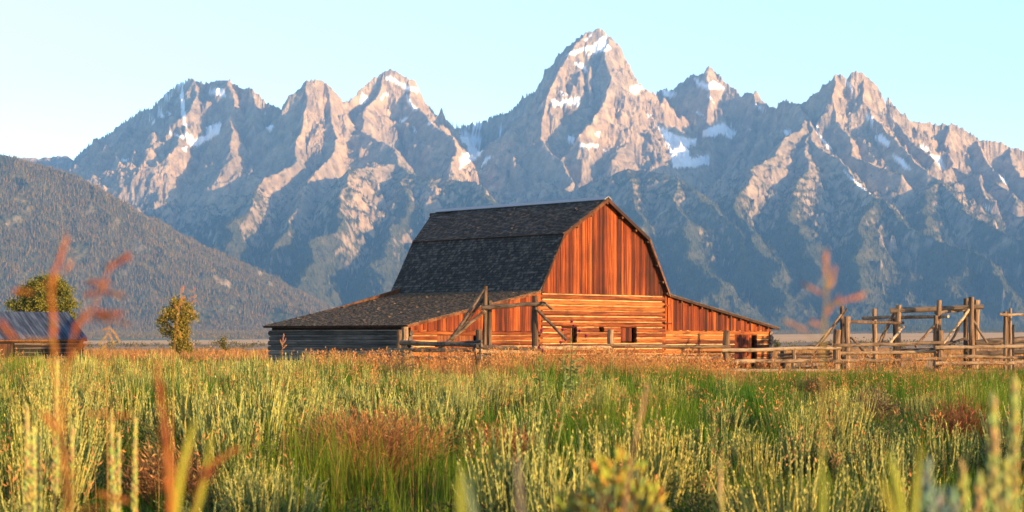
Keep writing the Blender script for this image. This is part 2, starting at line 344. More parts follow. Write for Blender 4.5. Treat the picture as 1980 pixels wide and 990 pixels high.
def build_mountains(NC=1150, scale=1.0):
    NC = int(NC * scale)
    ys = np.concatenate([np.linspace(4200, 6200, int(150 * scale)), np.linspace(6212, 8800, int(240 * scale)), np.linspace(8808, 12600, int(560 * scale)), np.linspace(12615, 15200, int(90 * scale))])
    tt = np.concatenate([np.linspace(-0.46, -0.315, int(70 * scale)), np.linspace(-0.3145, 0.3145, NC), np.linspace(0.315, 0.46, int(70 * scale))])
    Y, T = np.meshgrid(ys, tt, indexing='ij')
    X = T * Y
    sh = Y.shape
    H, r, hill, core = mountain_height(X.ravel(), Y.ravel())
    H = H.reshape(sh); r = r.reshape(sh); hill = hill.reshape(sh)
    # slope
    dzy = np.gradient(H, axis=0) / np.maximum(np.gradient(Y, axis=0), 1); dzx = np.gradient(H, axis=1) / np.maximum(np.gradient(X, axis=1), 1)
    slope = np.hypot(dzx, dzy)
    PX = 990 + F * X / Y; PY = HZ - F * (H - EYE) / Y
    jx = PX + 4 * fbm(X.ravel() / 60, Y.ravel() / 60, 3, 501).reshape(sh); jy = PY + 4 * fbm(X.ravel() / 60, Y.ravel() / 60, 3, 502).reshape(sh)
    snow = np.zeros(sh, bool)
    front = (Y > 9500)
    for p in SNOW:
        a = np.array(p); sel = front & (jx > a[:, 0].min()) & (jx < a[:, 0].max()) & (jy > a[:, 1].min()) & (jy < a[:, 1].max())
        q = np.where(sel)
        snow[q] |= in_poly(jx[q], jy[q], p)
    nz = fbm(X.ravel() / 500, Y.ravel() / 500, 5, 601, .6).reshape(sh)
    nz2 = fbm(X.ravel() / 130, Y.ravel() / 130, 4, 611, .6).reshape(sh)
    tree_line = 860 + 260 * nz
    wood = sstep(120, -160, H - tree_line + 150 * nz2 + (slope - 1.15) * 240)
    wood = np.where(hill, sstep(-.34, .02, nz2 + .5 * nz + .08), wood)
    wood = np.clip(wood, 0, 1)
    green = np.clip(sstep(1500, 500, H + 300 * nz2) * sstep(1.5, .7, slope), 0, 1)
    cov = np.stack([snow.astype(float), wood, green], -1).reshape(-1, 3)
    nr, nc = sh
    i = np.arange(nr * nc).reshape(nr, nc)
    f = np.stack([i[:-1, :-1], i[:-1, 1:], i[1:, 1:], i[1:, :-1]], -1).reshape(-1, 4)
    m, t_, b = new_mat('mountain_rock')
    at = nd(t_, 'ShaderNodeAttribute', attribute_name='cover'); sp = nd(t_, 'ShaderNodeSeparateColor'); t_.links.new(at.outputs['Color'], sp.inputs[0])
    g = nd(t_, 'ShaderNodeNewGeometry')
    n1 = nd(t_, 'ShaderNodeTexNoise', i_Scale=0.012, i_Detail=9.0, i_Roughness=0.65); t_.links.new(g.outputs['Position'], n1.inputs['Vector'])
    n2 = nd(t_, 'ShaderNodeTexNoise', i_Scale=0.0022, i_Detail=5.0); t_.links.new(g.outputs['Position'], n2.inputs['Vector'])
    rock = ramp(t_, [(0.3, (0.15, 0.122, 0.085)), (0.5, (0.295, 0.240, 0.160)), (0.7, (0.45, 0.375, 0.255))], n1.outputs[0])
    tone = ramp(t_, [(0.35, (0.80, 0.80, 0.84)), (0.65, (1.12, 1.02, 0.94))], n2.outputs[0])
    rk = mixc(t_, rock.outputs[0], tone.outputs[0], 1.0, 'MULTIPLY')
    mead = ramp(t_, [(0.35, (0.065, 0.068, 0.030)), (0.65, (0.135, 0.120, 0.052))], n1.outputs[0])
    wd = ramp(t_, [(0.35, (0.034, 0.042, 0.020)), (0.65, (0.085, 0.080, 0.038))], n1.outputs[0])
    c = mixc(t_, rk, mead.outputs[0], sp.outputs[2]); c = mixc(t_, c, wd.outputs[0], sp.outputs[1])
    c = mixc(t_, c, (0.82, 0.85, 0.90), sp.outputs[0])
    t_.links.new(c, b.inputs['Base Color']); b.inputs['Roughness'].default_value = 0.95; b.inputs['Specular IOR Level'].default_value = 0.1
    bp = nd(t_, 'ShaderNodeBump', i_Strength=1.0, i_Distance=30.0); t_.links.new(n1.outputs[0], bp.inputs['Height']); t_.links.new(bp.outputs[0], b.inputs['Normal'])
    me = np_mesh('mountains', np.stack([X, Y, H], -1).reshape(-1, 3), f, mat=m, smooth=False, uvcol=cov, attr='cover')
    tag(link('mountains', me), kind='structure')
    return dict(X=X, Y=Y, H=H, wood=wood, hill=hill, snow=snow, PX=PX, PY=PY, slope=slope)
MT = build_mountains(scale=MTN_SCALE)

# ------------------------------------------------------------------ conifer forest on the slopes (uncountable: one object)
def build_forest(n=150000):
    rs = np.random.RandomState(3)
    X, Y, H, wood = MT['X'], MT['Y'], MT['H'], MT['wood']
    nr, nc = X.shape
    # area weight of every grid cell, thinned with distance
    wgt = (np.gradient(X, axis=1) * np.gradient(Y, axis=0)) * wood ** 2 * np.where(MT['hill'], 4.2, 1.0) * (9000 / Y) ** 1.5
    wgt[np.abs(X / Y) > 0.36] = 0; wgt[Y > 11300] = 0
    wgt[MT['snow']] = 0
    cum = np.cumsum(wgt.ravel()); k = np.searchsorted(cum, rs.rand(n) * cum[-1]); k = np.clip(k, 0, nr * nc - 1)
    a, b = np.unravel_index(k, (nr, nc)); a = np.clip(a, 0, nr - 2); b = np.clip(b, 0, nc - 2)
    u = rs.rand(n); v = rs.rand(n)
    def bil(A): return (A[a, b] * (1 - u) + A[a, b + 1] * u) * (1 - v) + (A[a + 1, b] * (1 - u) + A[a + 1, b + 1] * u) * v
    x, y, z = bil(X), bil(Y), bil(H)
    hl = bil(MT['hill'].astype(float)) > .5; hh = np.where(hl, rs.uniform(8, 17, n), rs.uniform(10, 22, n)); rr = hh * rs.uniform(.13, .20, n)
    ang = rs.rand(n) * 6.28
    V = np.zeros((n, 5, 3)); 
    for q in range(4):
        V[:, q, 0] = x + rr * np.cos(ang + q * math.pi / 2); V[:, q, 1] = y + rr * np.sin(ang + q * math.pi / 2); V[:, q, 2] = z - 1.5 
    V[:, 4] = np.stack([x, y, z + hh], -1)
    base = np.arange(n)[:, None, None] * 5
    f = (base + np.array([[0, 1, 4], [1, 2, 4], [2, 3, 4], [3, 0, 4]])[None]).reshape(-1, 3)
    onh = bil(MT['hill'].astype(float))[:, None]
    tint = (1 + .55 * onh * np.array([[1.5, .8, .6]])) * np.where(hl, rs.uniform(.8, 1.15, n), rs.uniform(.6, 1.35, n))[:, None] * np.where(hl[:, None], np.array([[.050, .056, .026]]), np.array([[.040, .054, .025]])) * np.where(rs.rand(n)[:, None] < .3, np.array([[1.9, 1.4, 1.0]]), 1.0)
    m, t_, bs = new_mat('conifer_needles'); at = nd(t_, 'ShaderNodeAttribute', attribute_name='tint'); t_.links.new(at.outputs['Color'], bs.inputs['Base Color']); bs.inputs['Roughness'].default_value = 0.9
    me = np_mesh('conifer_forest', V.reshape(-1, 3), f, mat=m, uvcol=np.repeat(tint, 5, 0))
    tag(link('conifer_forest', me), 'dark conifer forest covering the lower mountain slopes', 'forest', kind='stuff')
build_forest(int(300000 * MTN_SCALE))

# ------------------------------------------------------------------ the air
def build_haze():
    bm = bmesh.new(); bmesh.ops.create_cube(bm, size=1.0)
    lo = Vector((-15000, -1500, -40)); hi = Vector((15000, 15600, 2320))
    for v in bm.verts: v.co = Vector([(lo[i] + hi[i]) / 2 + v.co[i] * (hi[i] - lo[i]) for i in range(3)])
    me = bpy.data.meshes.new('haze'); bm.to_mesh(me); bm.free()
    m = bpy.data.materials.new('haze'); m.use_nodes = True; t_ = m.node_tree; t_.nodes.clear()
    o = t_.nodes.new('ShaderNodeOutputMaterial'); p = t_.nodes.new('ShaderNodeVolumePrincipled')
    p.inputs['Density'].default_value = HAZE_DENSITY; p.inputs['Color'].default_value = (0.18, 0.46, 0.98, 1); p.inputs['Anisotropy'].default_value = 0.0
    t_.links.new(p.outputs[0], o.inputs['Volume'])
    me.materials.append(m)
    tag(link('haze', me), 'thin blue morning haze over the valley', 'haze', kind='stuff')
build_haze()

# ------------------------------------------------------------------ mesh collector
class MB:
    def __init__(s): s.v = []; s.f = []; s.t = []; s.mi = []
    def add(s, vs_, fs, tint=(1, 1, 1), mi=0):
        o = len(s.v); s.v.extend([tuple(p) for p in vs_]); s.f.extend([[i + o for i in f] for f in fs])
        s.t.extend([tint] * len(vs_)); s.mi.extend([mi] * len(fs))
    def box(s, lo, hi, tint=(1, 1, 1), mi=0):
        x0, y0, z0 = lo; x1, y1, z1 = hi
        s.add([(x0, y0, z0), (x1, y0, z0), (x1, y1, z0), (x0, y1, z0), (x0, y0, z1), (x1, y0, z1), (x1, y1, z1), (x0, y1, z1)],
              [[0, 3, 2, 1], [4, 5, 6, 7], [0, 1, 5, 4], [1, 2, 6, 5], [2, 3, 7, 6], [3, 0, 4, 7]], tint, mi)
    def prism(s, quad, off, tint=(1, 1, 1), mi=0):
        """polygon (list of points) extruded by vector off"""
        n = len(quad); off = Vector(off); a = [Vector(p) for p in quad]; b = [p + off for p in a]
        s.add(a + b, [list(range(n))[::-1], list(range(n, 2 * n))] + [[i, (i + 1) % n, n + (i + 1) % n, n + i] for i in range(n)], tint, mi)
    def tube(s, pts, radii, n=8, tint=(1, 1, 1), mi=0, jit=0.0, cap=True):
        pts = [Vector(p) for p in pts]; k = len(pts); vs_ = []; 
        ph = random.random() * 6.28
        for i, p in enumerate(pts):
            d = (pts[min(i + 1, k - 1)] - pts[max(i - 1, 0)]).normalized()
            a = d.orthogonal() if i == 0 else (a - d * a.dot(d))
            a = a.normalized(); b = d.cross(a)
            r = radii[i] if hasattr(radii, '__len__') else radii
            for j in range(n):
                th = ph + 2 * math.pi * j / n; rr = r * (1 + random.uniform(-jit, jit))
                vs_.append(p + a * math.cos(th) * rr + b * math.sin(th) * rr)
        fs = [[i * n + j, i * n + (j + 1) % n, (i + 1) * n + (j + 1) % n, (i + 1) * n + j] for i in range(k - 1) for j in range(n)]
        if cap: fs += [list(range(n))[::-1], [(k - 1) * n + j for j in range(n)]]
        s.add(vs_, fs, tint, mi)
    def log(s, a, b, r, n=9, tint=(1, 1, 1), wob=.012, rings=6, jit=.05, mi=0, taper=0.0):
        a = Vector(a); b = Vector(b); pts = []; rad = []
        for i in range(rings):
            t = i / (rings - 1); p = a.lerp(b, t)
            w = wob if 0 < i < rings - 1 else wob * .3
            pts.append(p + Vector((random.uniform(-w, w), random.uniform(-w, w), random.uniform(-w, w)))); rad.append(r * (1 - taper * t) * random.uniform(.94, 1.06))
        s.tube(pts, rad, n, tint, mi, jit)
    def build(s, name, mats, parent=None, smooth=False):
        me = bpy.data.meshes.new(name); me.from_pydata(s.v, [], s.f)
        a = me.color_attributes.new('tint', 'FLOAT_COLOR', 'POINT')
        c = np.ones((len(s.v), 4), np.float32)
        if len(s.v): c[:, :3] = np.array(s.t, np.float32)
        a.data.foreach_set('color', c.ravel())
        for m in (mats if isinstance(mats, (list, tuple)) else [mats]): me.materials.append(m)
        if any(s.mi): me.polygons.foreach_set('material_index', np.array(s.mi, np.int32))
        if smooth: me.polygons.foreach_set('use_smooth', np.ones(len(s.f), bool))
        me.update()
        return link(name, me, parent)

def empty(name, loc, rz=0.0):
    o = bpy.data.objects.new(name, None); COL.objects.link(o); o.location = loc; o.rotation_euler.z = rz; o.empty_display_size = .3
    return o

def wood_mat(name, scale, dark, mid, light, rough=.85, bump=.5, p=(.32, .5, .68)):
    """weathered wood; the grain runs along the axis with the small scale"""
    m, t, b = new_mat(name)
    tc = nd(t, 'ShaderNodeTexCoord'); mp = nd(t, 'ShaderNodeMapping'); mp.inputs['Scale'].default_value = scale
    t.links.new(tc.outputs['Object'], mp.inputs[0])
    at = nd(t, 'ShaderNodeAttribute', attribute_name='tint'); sp = nd(t, 'ShaderNodeSeparateColor'); t.links.new(at.outputs['Color'], sp.inputs[0])
    off = nd(t, 'ShaderNodeVectorMath', operation='MULTIPLY_ADD'); t.links.new(at.outputs['Color'], off.inputs[0]); off.inputs[1].default_value = (37.0, 91.0, 53.0); t.links.new(mp.outputs[0], off.inputs[2])
    n1 = nd(t, 'ShaderNodeTexNoise', i_Scale=1.0, i_Detail=8.0, i_Roughness=.65); t.links.new(off.outputs[0], n1.inputs['Vector'])
    n2 = nd(t, 'ShaderNodeTexNoise', i_Scale=.7, i_Detail=3.0); t.links.new(tc.outputs['Object'], n2.inputs['Vector'])
    # tint.r shifts the tone of each board, n2 gives broad weathering
    a1 = nd(t, 'ShaderNodeMath', operation='MULTIPLY_ADD'); t.links.new(sp.outputs[0], a1.inputs[0]); a1.inputs[1].default_value = .36; t.links.new(n1.outputs[0], a1.inputs[2])
    a2 = nd(t, 'ShaderNodeMath', operation='MULTIPLY_ADD'); t.links.new(n2.outputs[0], a2.inputs[0]); a2.inputs[1].default_value = .30; t.links.new(a1.outputs[0], a2.inputs[2])
    a3 = nd(t, 'ShaderNodeMath', operation='SUBTRACT'); t.links.new(a2.outputs[0], a3.inputs[0]); a3.inputs[1].default_value = .33
    r = ramp(t, [(p[0], dark), (p[1], mid), (p[2], light)], a3.outputs[0])
    # thin dark checks along the grain
    n3 = nd(t, 'ShaderNodeTexNoise', i_Scale=2.6, i_Detail=4.0, i_Roughness=.7); t.links.new(off.outputs[0], n3.inputs['Vector'])
    ck = ramp(t, [(.38, (.22, .20, .19)), (.48, (1, 1, 1))], n3.outputs[0])
    c = mixc(t, r.outputs[0], ck.outputs[0], .8, 'MULTIPLY')
    t.links.new(c, b.inputs['Base Color']); b.inputs['Roughness'].default_value = rough
    bp = nd(t, 'ShaderNodeBump', i_Strength=bump, i_Distance=.03); t.links.new(n1.outputs[0], bp.inputs['Height']); t.links.new(bp.outputs[0], b.inputs['Normal'])
    return m
def rt(): return (random.random(), random.random(), random.random())

M_BOARD = wood_mat('barn_board_wood', (13, 13, .30), (.013, .0024, .0006), (.086, .0130, .0017), (.24, .060, .0085), p=(.30, .52, .74))
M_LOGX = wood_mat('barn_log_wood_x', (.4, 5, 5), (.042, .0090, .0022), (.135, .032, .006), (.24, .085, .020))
M_LOGY_SHADE = wood_mat('barn_log_wood_y_shaded', (5, .4, 5), (.035, .032, .030), (.070, .060, .055), (.16, .13, .11))  # grey copy of the front logs; the side wall's shade is in the colour
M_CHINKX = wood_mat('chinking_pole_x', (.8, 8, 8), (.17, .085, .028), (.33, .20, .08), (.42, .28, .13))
M_CHINKY_SHADE = wood_mat('chinking_pole_y_shaded', (8, .8, 8), (.10, .09, .08), (.16, .14, .125), (.24, .21, .18))  # grey copy of the front poles, shade of the side wall included in the tone
M_DOOR = wood_mat('barn_door_wood', (7, 7, .35), (.022, .007, .003), (.075, .020, .006), (.13, .045, .014))
M_DARKW = wood_mat('dark_barn_timber', (3, 3, 1), (.022, .011, .006), (.055, .022, .010), (.10, .045, .018))
M_SHING = wood_mat('cedar_shingles', (3, 3, 3), (.024, .022, .021), (.047, .042, .039), (.095, .082, .072), bump=.3)
M_SHING_SUN = wood_mat('sunlit_cedar_shingles', (3, 3, 3), (.060, .046, .035), (.115, .083, .058), (.19, .14, .095), bump=.3, p=(.2, .55, 1.0))  # lighter, browner shingle copy: low sun on the lean-to roof is painted in
M_RIDGE = new_mat('ridge_metal')[0]; M_RIDGE.node_tree.nodes['Principled BSDF'].inputs['Base Color'].default_value = (.22, .24, .28, 1); M_RIDGE.node_tree.nodes['Principled BSDF'].inputs['Roughness'].default_value = .55

# ------------------------------------------------------------------ the barn
BTH = R(44.76)
barn = empty('barn', (4.646, 85.0, 0), BTH)
tag(barn, 'big weathered log barn with a gambrel shingle roof and orange sunlit gable', 'barn')
AP = 8.375; KX, KZ = 3.093, 6.549; BX, BZ = 4.613, 3.808; LX, LZ = 12.9, 2.176; RX, RZ = 13.68, 2.159
V0 = .30; V1 = 10.05; VR = 10.72            # gable plane, rear wall, end of roof
WL, WR = -4.35, 4.28                         # corners of the log crib
WLL, WRR = -12.56, 13.2                      # corners of the lean-tos
def roof_z(u):
    if u < -BX: t = (u + BX) / (LX - BX); return BZ + t * (BZ - LZ)
    if u > BX: t = (u - BX) / (RX - BX); return BZ - t * (BZ - RZ)
    a = abs(u)
    if a < KX: return AP + (KZ - AP) * a / KX
    return KZ + (BZ - KZ) * (a - KX) / (BX - KX)

def shingles(mb, A, B, C, D, rows, wid=(.13, .34), thick=.03, sag=.0):
    """A-B is the upper edge, D-C the lower edge of a roof plane; overlapping random-width shingles"""
    A, B, C, D = map(Vector, (A, B, C, D))
    n = (B - A).cross(D - A).normalized()
    if n.z < 0: n = -n
    for i in range(rows):
        t0 = i / rows; t1 = min(1.0 + .01, (i + 1.35) / rows)
        L = (A.lerp(D, t0) - B.lerp(C, t0)).length; s = 0.0
        while s < L - .01:
            w = min(random.uniform(*wid), L - s); e0 = s / L; e1 = (s + w - .006) / L
            j = random.uniform(-.02, .02) * 0.4; tt1 = t1 + j / rows * 6
            p = lambda t, e: (A.lerp(D, t)).lerp(B.lerp(C, t), e) - Vector((0, 0, sag * math.sin(math.pi * e) * 1.0))
            up = n * random.uniform(.012, .022); lo_ = n * (thick + random.uniform(.0, .012) + (random.random() < .012) * .03)
            g = random.random()
            mb.add([p(t0, e0) + up * .2, p(t0, e1) + up * .2, p(tt1, e1) + lo_, p(tt1, e0) + lo_, p(tt1, e1) + n * .004, p(tt1, e0) + n * .004],
                   [[0, 3, 2, 1], [3, 5, 4, 2], [0, 5, 3], [1, 2, 4]], (g * g * 1.1, random.random(), random.random()))
            s += w
def deck(mb, A, B, C, D, th=.09):
    A, B, C, D = map(Vector, (A, B, C, D)); n = (B - A).cross(D - A).normalized()
    if n.z < 0: n = -n
    mb.prism([A, B, C, D], -n * th, (.3, .3, .3))

def roof_part(name, A, B, C, D, rows, mat=None):
    s = MB(); shingles(s, A, B, C, D, rows, (.09, .22))
    o = s.build(name, mat or M_SHING, barn)
    d = MB(); deck(d, A, B, C, D); d.build('roof_deck', M_DARKW, o)
    return o
SG = .06
roof_part('upper_roof', (0, 0, AP), (0, VR, AP - .02), (-KX, VR, KZ), (-KX, 0, KZ), 22)
roof_part('upper_roof', (0, 0, AP), (0, VR, AP - .02), (KX, VR, KZ), (KX, 0, KZ), 22)
roof_part('lower_roof', (-KX + .05, 0, KZ - .005), (-KX + .05, VR, KZ - .005), (-BX - .06, VR, BZ), (-BX - .06, 0, BZ), 22)
roof_part('lower_roof', (KX - .05, 0, KZ - .005), (KX - .05, VR, KZ - .005), (BX + .06, VR, BZ), (BX + .06, 0, BZ), 22)
roof_part('lean_to_roof', (-BX + .1, 0, BZ + .03), (-BX + .1, VR - .2, BZ + .06), (-LX, VR - .4, LZ), (-LX, 0, LZ), 46, M_SHING_SUN)
roof_part('lean_to_roof', (BX - .1, 0, BZ + .02), (BX - .1, VR - .2, BZ + .02), (RX, VR - .4, RZ), (RX, 0, RZ), 40, M_SHING_SUN)
# hay hood: the ridge runs on beyond the rear gable
HV = 12.3
s = MB()
for sg in (-1, 1):
    shingles(s, (0, VR, AP - .02), (0, HV, AP - .05), (sg * .55, HV, AP - .40), (sg * .55, VR + 1.30, AP - .40), 3)
    shingles(s, (sg * .55, VR - .02, AP - .345), (sg * .55, VR + 1.30, AP - .345), (sg * KX, VR + .02, KZ), (sg * KX, VR - .02, KZ), 14)
ho = s.build('hay_hood', M_SHING, barn)
d = MB()
for sg in (-1, 1):
    deck(d, (0, VR, AP - .03), (0, HV, AP - .06), (sg * .55, HV, AP - .42), (sg * KX, VR + .01, KZ - .01), .07)
d.build('roof_deck', M_DARKW, ho)
s = MB(); s.log((0, VR - .5, AP - .24), (0, HV + .45, AP - .20), .11, tint=rt()); s.build('hay_beam', M_DARKW, barn)
s = MB()
for sg in (-1, 1):
    for i in range(7):
        a = -.02 + i * (HV + .02) / 7; b = a + HV / 7 - .004
        s.prism([(sg * .01, a, AP + .055), (sg * .01, b, AP + .055), (sg * .26, b, AP - .09), (sg * .26, a, AP - .09)], (0, 0, .03), rt())
s.build('ridge_cap', M_RIDGE, barn)
s = MB(); s.box((-KX - .05, .01, KZ - .035), (-KX + .03, VR, KZ + .012), (.1, .2, .3)); s.build('roof_break_strip', M_DARKW, barn)

# barge boards along both gable edges
def barge(pts, v, mat, name='barge_board', w=.2, th=.045):
    s = MB()
    for a, b in zip(pts[:-1], pts[1:]):
        A = Vector((a[0], v, a[1])); B = Vector((b[0], v, b[1]))
        s.prism([A, B, B - Vector((0, 0, w)), A - Vector((0, 0, w))], (0, th, 0), rt())
    return s.build(name, mat, barn)
M_BARGE = wood_mat('barge_wood', (2, 6, 2), (.022, .008, .003), (.060, .020, .007), (.13, .055, .022))
barge([(-BX - .03, BZ), (-KX, KZ), (0, AP - .01)], -.03, M_BARGE, w=.17)
barge([(0, AP - .01), (KX, KZ), (BX + .03, BZ)], -.03, M_BARGE, w=.17)
barge([(-LX, LZ), (-BX, BZ)], -.02, M_BARGE, w=.12)
barge([(BX, BZ), (RX, RZ)], -.02, M_DARKW, w=.13)
barge([(-BX - .03, BZ), (-KX, KZ), (0, AP - .01), (KX, KZ), (BX + .03, BZ)], VR - .02, M_DARKW, w=.15)
# purlins carrying the overhang
s = MB()
for u in (-BX + .15, -KX + .1, 0, KX - .1, BX - .15, 2.1, 1.1, 3.7, 4.15, -2.1, -1.1):
    z = roof_z(u) - .24
    s = MB(); s.log((u, .02, z), (u, V0 + .3, z), .06, 7, rt(), .0, 2); s.build('purlin', M_DARKW, barn)
for u in np.arange(5.6, 13.3, .8):
    z = roof_z(u) - .20; s = MB(); s.log((u, .02, z), (u, V0 + .3, z), .05, 7, rt(), .0, 2); s.build('purlin', M_DARKW, barn)

def boards(mb, u0, u1, zb, zt, v, wid=(.15, .27), axis='u', gap=.008, th=.025, ragged=.03):
    u = u0
    while u < u1 - .02:
        w = min(random.uniform(*wid), u1 - u); a, b = u + gap / 2, u + w - gap / 2
        dv = random.uniform(-.014, .014); z0 = zb + random.uniform(-ragged, ragged)
        za, zc = zt(a), zt(b); tint = rt()
        brk = [za, zc]
        P = [(a, v + dv, z0), (b, v + dv, z0), (b, v + dv, zc)]
        # a board under the ridge gets a point
        for k in (-KX, 0, KX):
            if a < k < b: P.append((k, v + dv, zt(k)))
        P.append((a, v + dv, za))
        mb.prism(P, (0, th, 0), tint); u += w
s = MB(); boards(s, WL - .12, WR + .12, 3.70, lambda u: roof_z(u) - .10, V0 - .035, (.13, .25))
s.box((WL, V0, 3.68), (WR, V0 + .04, 3.9), (.1, .1, .1))
s.prism([(-4.3, V0 + .02, 3.8), (4.3, V0 + .02, 3.8), (KX, V0 + .02, KZ - .14), (0, V0 + .02, AP - .16), (-KX, V0 + .02, KZ - .14)], (0, .02, 0), (.0, .1, .1))
s.build('gable_boards', M_BOARD, barn)
s = MB(); s.box((WL - .12, V0 - .075, 3.655), (WR + .12, V0 - .04, 3.72), rt()); s.build('drip_board', M_DARKW, barn)

def log_wall(name, a, b, z0, z1, course, fixed, along='u', holes=(), mats=None, out=-1, over=.22, r=None, parent=barn):
    """horizontal logs from a to b; `out` is the outward side; holes = (a0, a1, z0, z1)"""
    s = MB(); nrow = int(round((z1 - z0) / course)); r = r or course * .50
    P = (lambda x, off, z: (x, fixed + off, z)) if along == 'u' else (lambda x, off, z: (fixed + off, x, z))
    for i in range(nrow):
        z = z0 + (i + .5) * course
        segs = [(a - over * (.6 + .6 * random.random()), b + over * (.6 + .6 * random.random()))]
        for h in holes:
            if h[2] < z < h[3]:
                q = []
                for g in segs:
                    if h[0] > g[0] and h[1] < g[1]: q += [(g[0], h[0]), (h[1], g[1])]
                    else: q.append(g)
                segs = q
        tint = rt(); dz = random.uniform(-.012, .012)
        for g in segs:
            s.log(P(g[0], 0, z + dz), P(g[1], 0, z - dz), r * random.uniform(.92, 1.05), 10, tint, .014, 7, .03)
            lo = P(max(g[0], a), -out * .02, z - course / 2); hi = P(min(g[1], b), -out * .10, z + course / 2)
            s.box([min(lo[k], hi[k]) for k in range(3)], [max(lo[k], hi[k]) for k in range(3)], (.0, .3, .3))
            # chinking pole above the log
            s.log(P(max(g[0], a) + .02, out * r * .60, z + course / 2), P(min(g[1], b) - .02, out * r * .60, z + course / 2), .030, 7, rt(), .008, 5, .05, mi=1)
    return s.build(name, mats, parent)
HOLE_C = [(1.15, 2.30, 1.42, 2.12), (-3.05, -2.00, 1.35, 2.10), (-.42, -.08, 1.85, 2.12)]
log_wall('log_wall', WL, WR, .05, 3.68, .259, V0, 'u', HOLE_C, [M_LOGX, M_CHINKX])
HOLE_L = [(-10.95, -8.35, 0.0, 1.74)]
HOLE_R = [(10.15, 12.05, 0.0, 1.78)]
log_wall('lean_to_log_wall', WLL, WL - .25, .05, 1.96, .239, V0 + .02, 'u', HOLE_L, [M_LOGX, M_CHINKX])
log_wall('lean_to_log_wall', WR + .25, WRR, .05, 2.0, .244, V0 + .02, 'u', HOLE_R, [M_LOGX, M_CHINKX])
log_wall('side_log_wall', V0, V1, .08, 1.95, .234, WLL, 'v', (), [M_LOGY_SHADE, M_CHINKY_SHADE])
log_wall('side_log_wall', V0, V1, .08, 1.95, .234, WRR, 'v', (), [M_LOGY_SHADE, M_CHINKY_SHADE], out=1)
s = MB(); s.box((WLL, V0 + .1, 1.93), (WLL + .08, V1, LZ + .02), (.1, .1, .1)); s.build('eave_plate', M_DARKW, barn)
s = MB(); s.box((WRR - .08, V0 + .1, 1.93), (WRR, V1, RZ + .02), (.1, .1, .1)); s.build('eave_plate', M_DARKW, barn)
# lean-to boards over the logs
s = MB(); boards(s, WLL + .0, WL - .10, 1.93, lambda u: roof_z(u) - .09, V0 - .11, (.16, .30), ragged=.05); s.box((WLL + .2, V0 - .05, 1.9), (WL, V0 - .0, 2.15), (.1, .2, .2)); s.build('lean_to_boards', M_BOARD, barn)
s = MB(); boards(s, WR + .16, WRR - .02, 1.98, lambda u: roof_z(u) - .10, V0 - .11, (.14, .26), ragged=.03); s.build('lean_to_boards', M_BOARD, barn)
# rear walls
s = MB(); boards(s, WL - .12, WR + .12, 3.7, lambda u: roof_z(u) - .10, V1, (.2, .3)); s.box((WLL, V1 - .05, 0), (WRR, V1 + .05, 3.68 * 0 + 1.95), rt()); s.box((WL, V1 - .05, 1.96), (WR, V1 + .05, 3.69), rt())
s.prism([(WLL, V1, 1.955), (WL - .01, V1, 1.955), (WL - .01, V1, roof_z(WL) - .12), (WLL, V1, roof_z(WLL) - .12)], (0, .05, 0), rt())
s.prism([(WR + .01, V1, 1.955), (WRR, V1, 1.955), (WRR, V1, roof_z(WRR) - .12), (WR + .01, V1, roof_z(WR) - .12)], (0, .05, 0), rt())
s.build('rear_wall', M_DARKW, barn)
# corner posts of the crib
for u, nm in ((WL - .16, 'corner_post'), (WR + .19, 'corner_post')):
    s = MB()
    for i in range(14): s.log((u - .06, V0 - .02, .18 + i * .259), (u - .06 + .01, V0 + .5, .18 + i * .259), .115, 9, rt(), .01, 2)
    s.build(nm, M_DARKW, barn)
s = MB(); s.box((WR + .34, V0 - .17, 2.02), (WR + .62, V0 - .135, 3.62), (.9, .4, .4)); s.box((WR + .1, V0 - .20, 3.2), (WR + .62, V0 - .175, 3.27), rt()); s.box((WR + .1, V0 - .20, 2.3), (WR + .62, V0 - .175, 2.37), rt()); s.build('ladder_board', M_BOARD, barn)

# doors and hatches: boards filling most of an opening, a dark gap left at the side
def door(name, h, frac, v, mat, gapside=1, top=None):
    s = MB(); w = h[1] - h[0]
    a, b = (h[0], h[0] + w * frac)
    u = a
    while u < b - .02:
        ww = min(random.uniform(.16, .26), b - u); s.box((u + .004, v + random.uniform(-.01, .01), h[2] + .02), (u + ww - .004, v + .03, h[3] - .01), rt()); u += ww
    o = s.build(name, mat, barn)
    k = MB()
    for z in (h[2] + (h[3] - h[2]) * .2, h[2] + (h[3] - h[2]) * .8): k.box((a + .03, v - .04, z - .05), (b - .03, v - .015, z + .05), rt())
    return o
door('door', HOLE_L[0], .86, V0 - .03, M_DOOR)
door('door', HOLE_R[0], .80, V0 - .03, M_BOARD)
door('hatch', HOLE_C[0], .74, V0 - .03, M_BOARD)
door('hatch', HOLE_C[1], .72, V0 - .05, M_LOGX)
# dirt floor inside keeps the openings dark
s = MB(); s.box((WLL + .1, V0 + .12, -.05), (WRR - .1, V1 - .1, .02), (.2, .2, .2)); s.build('floor', M_DARKW, barn)

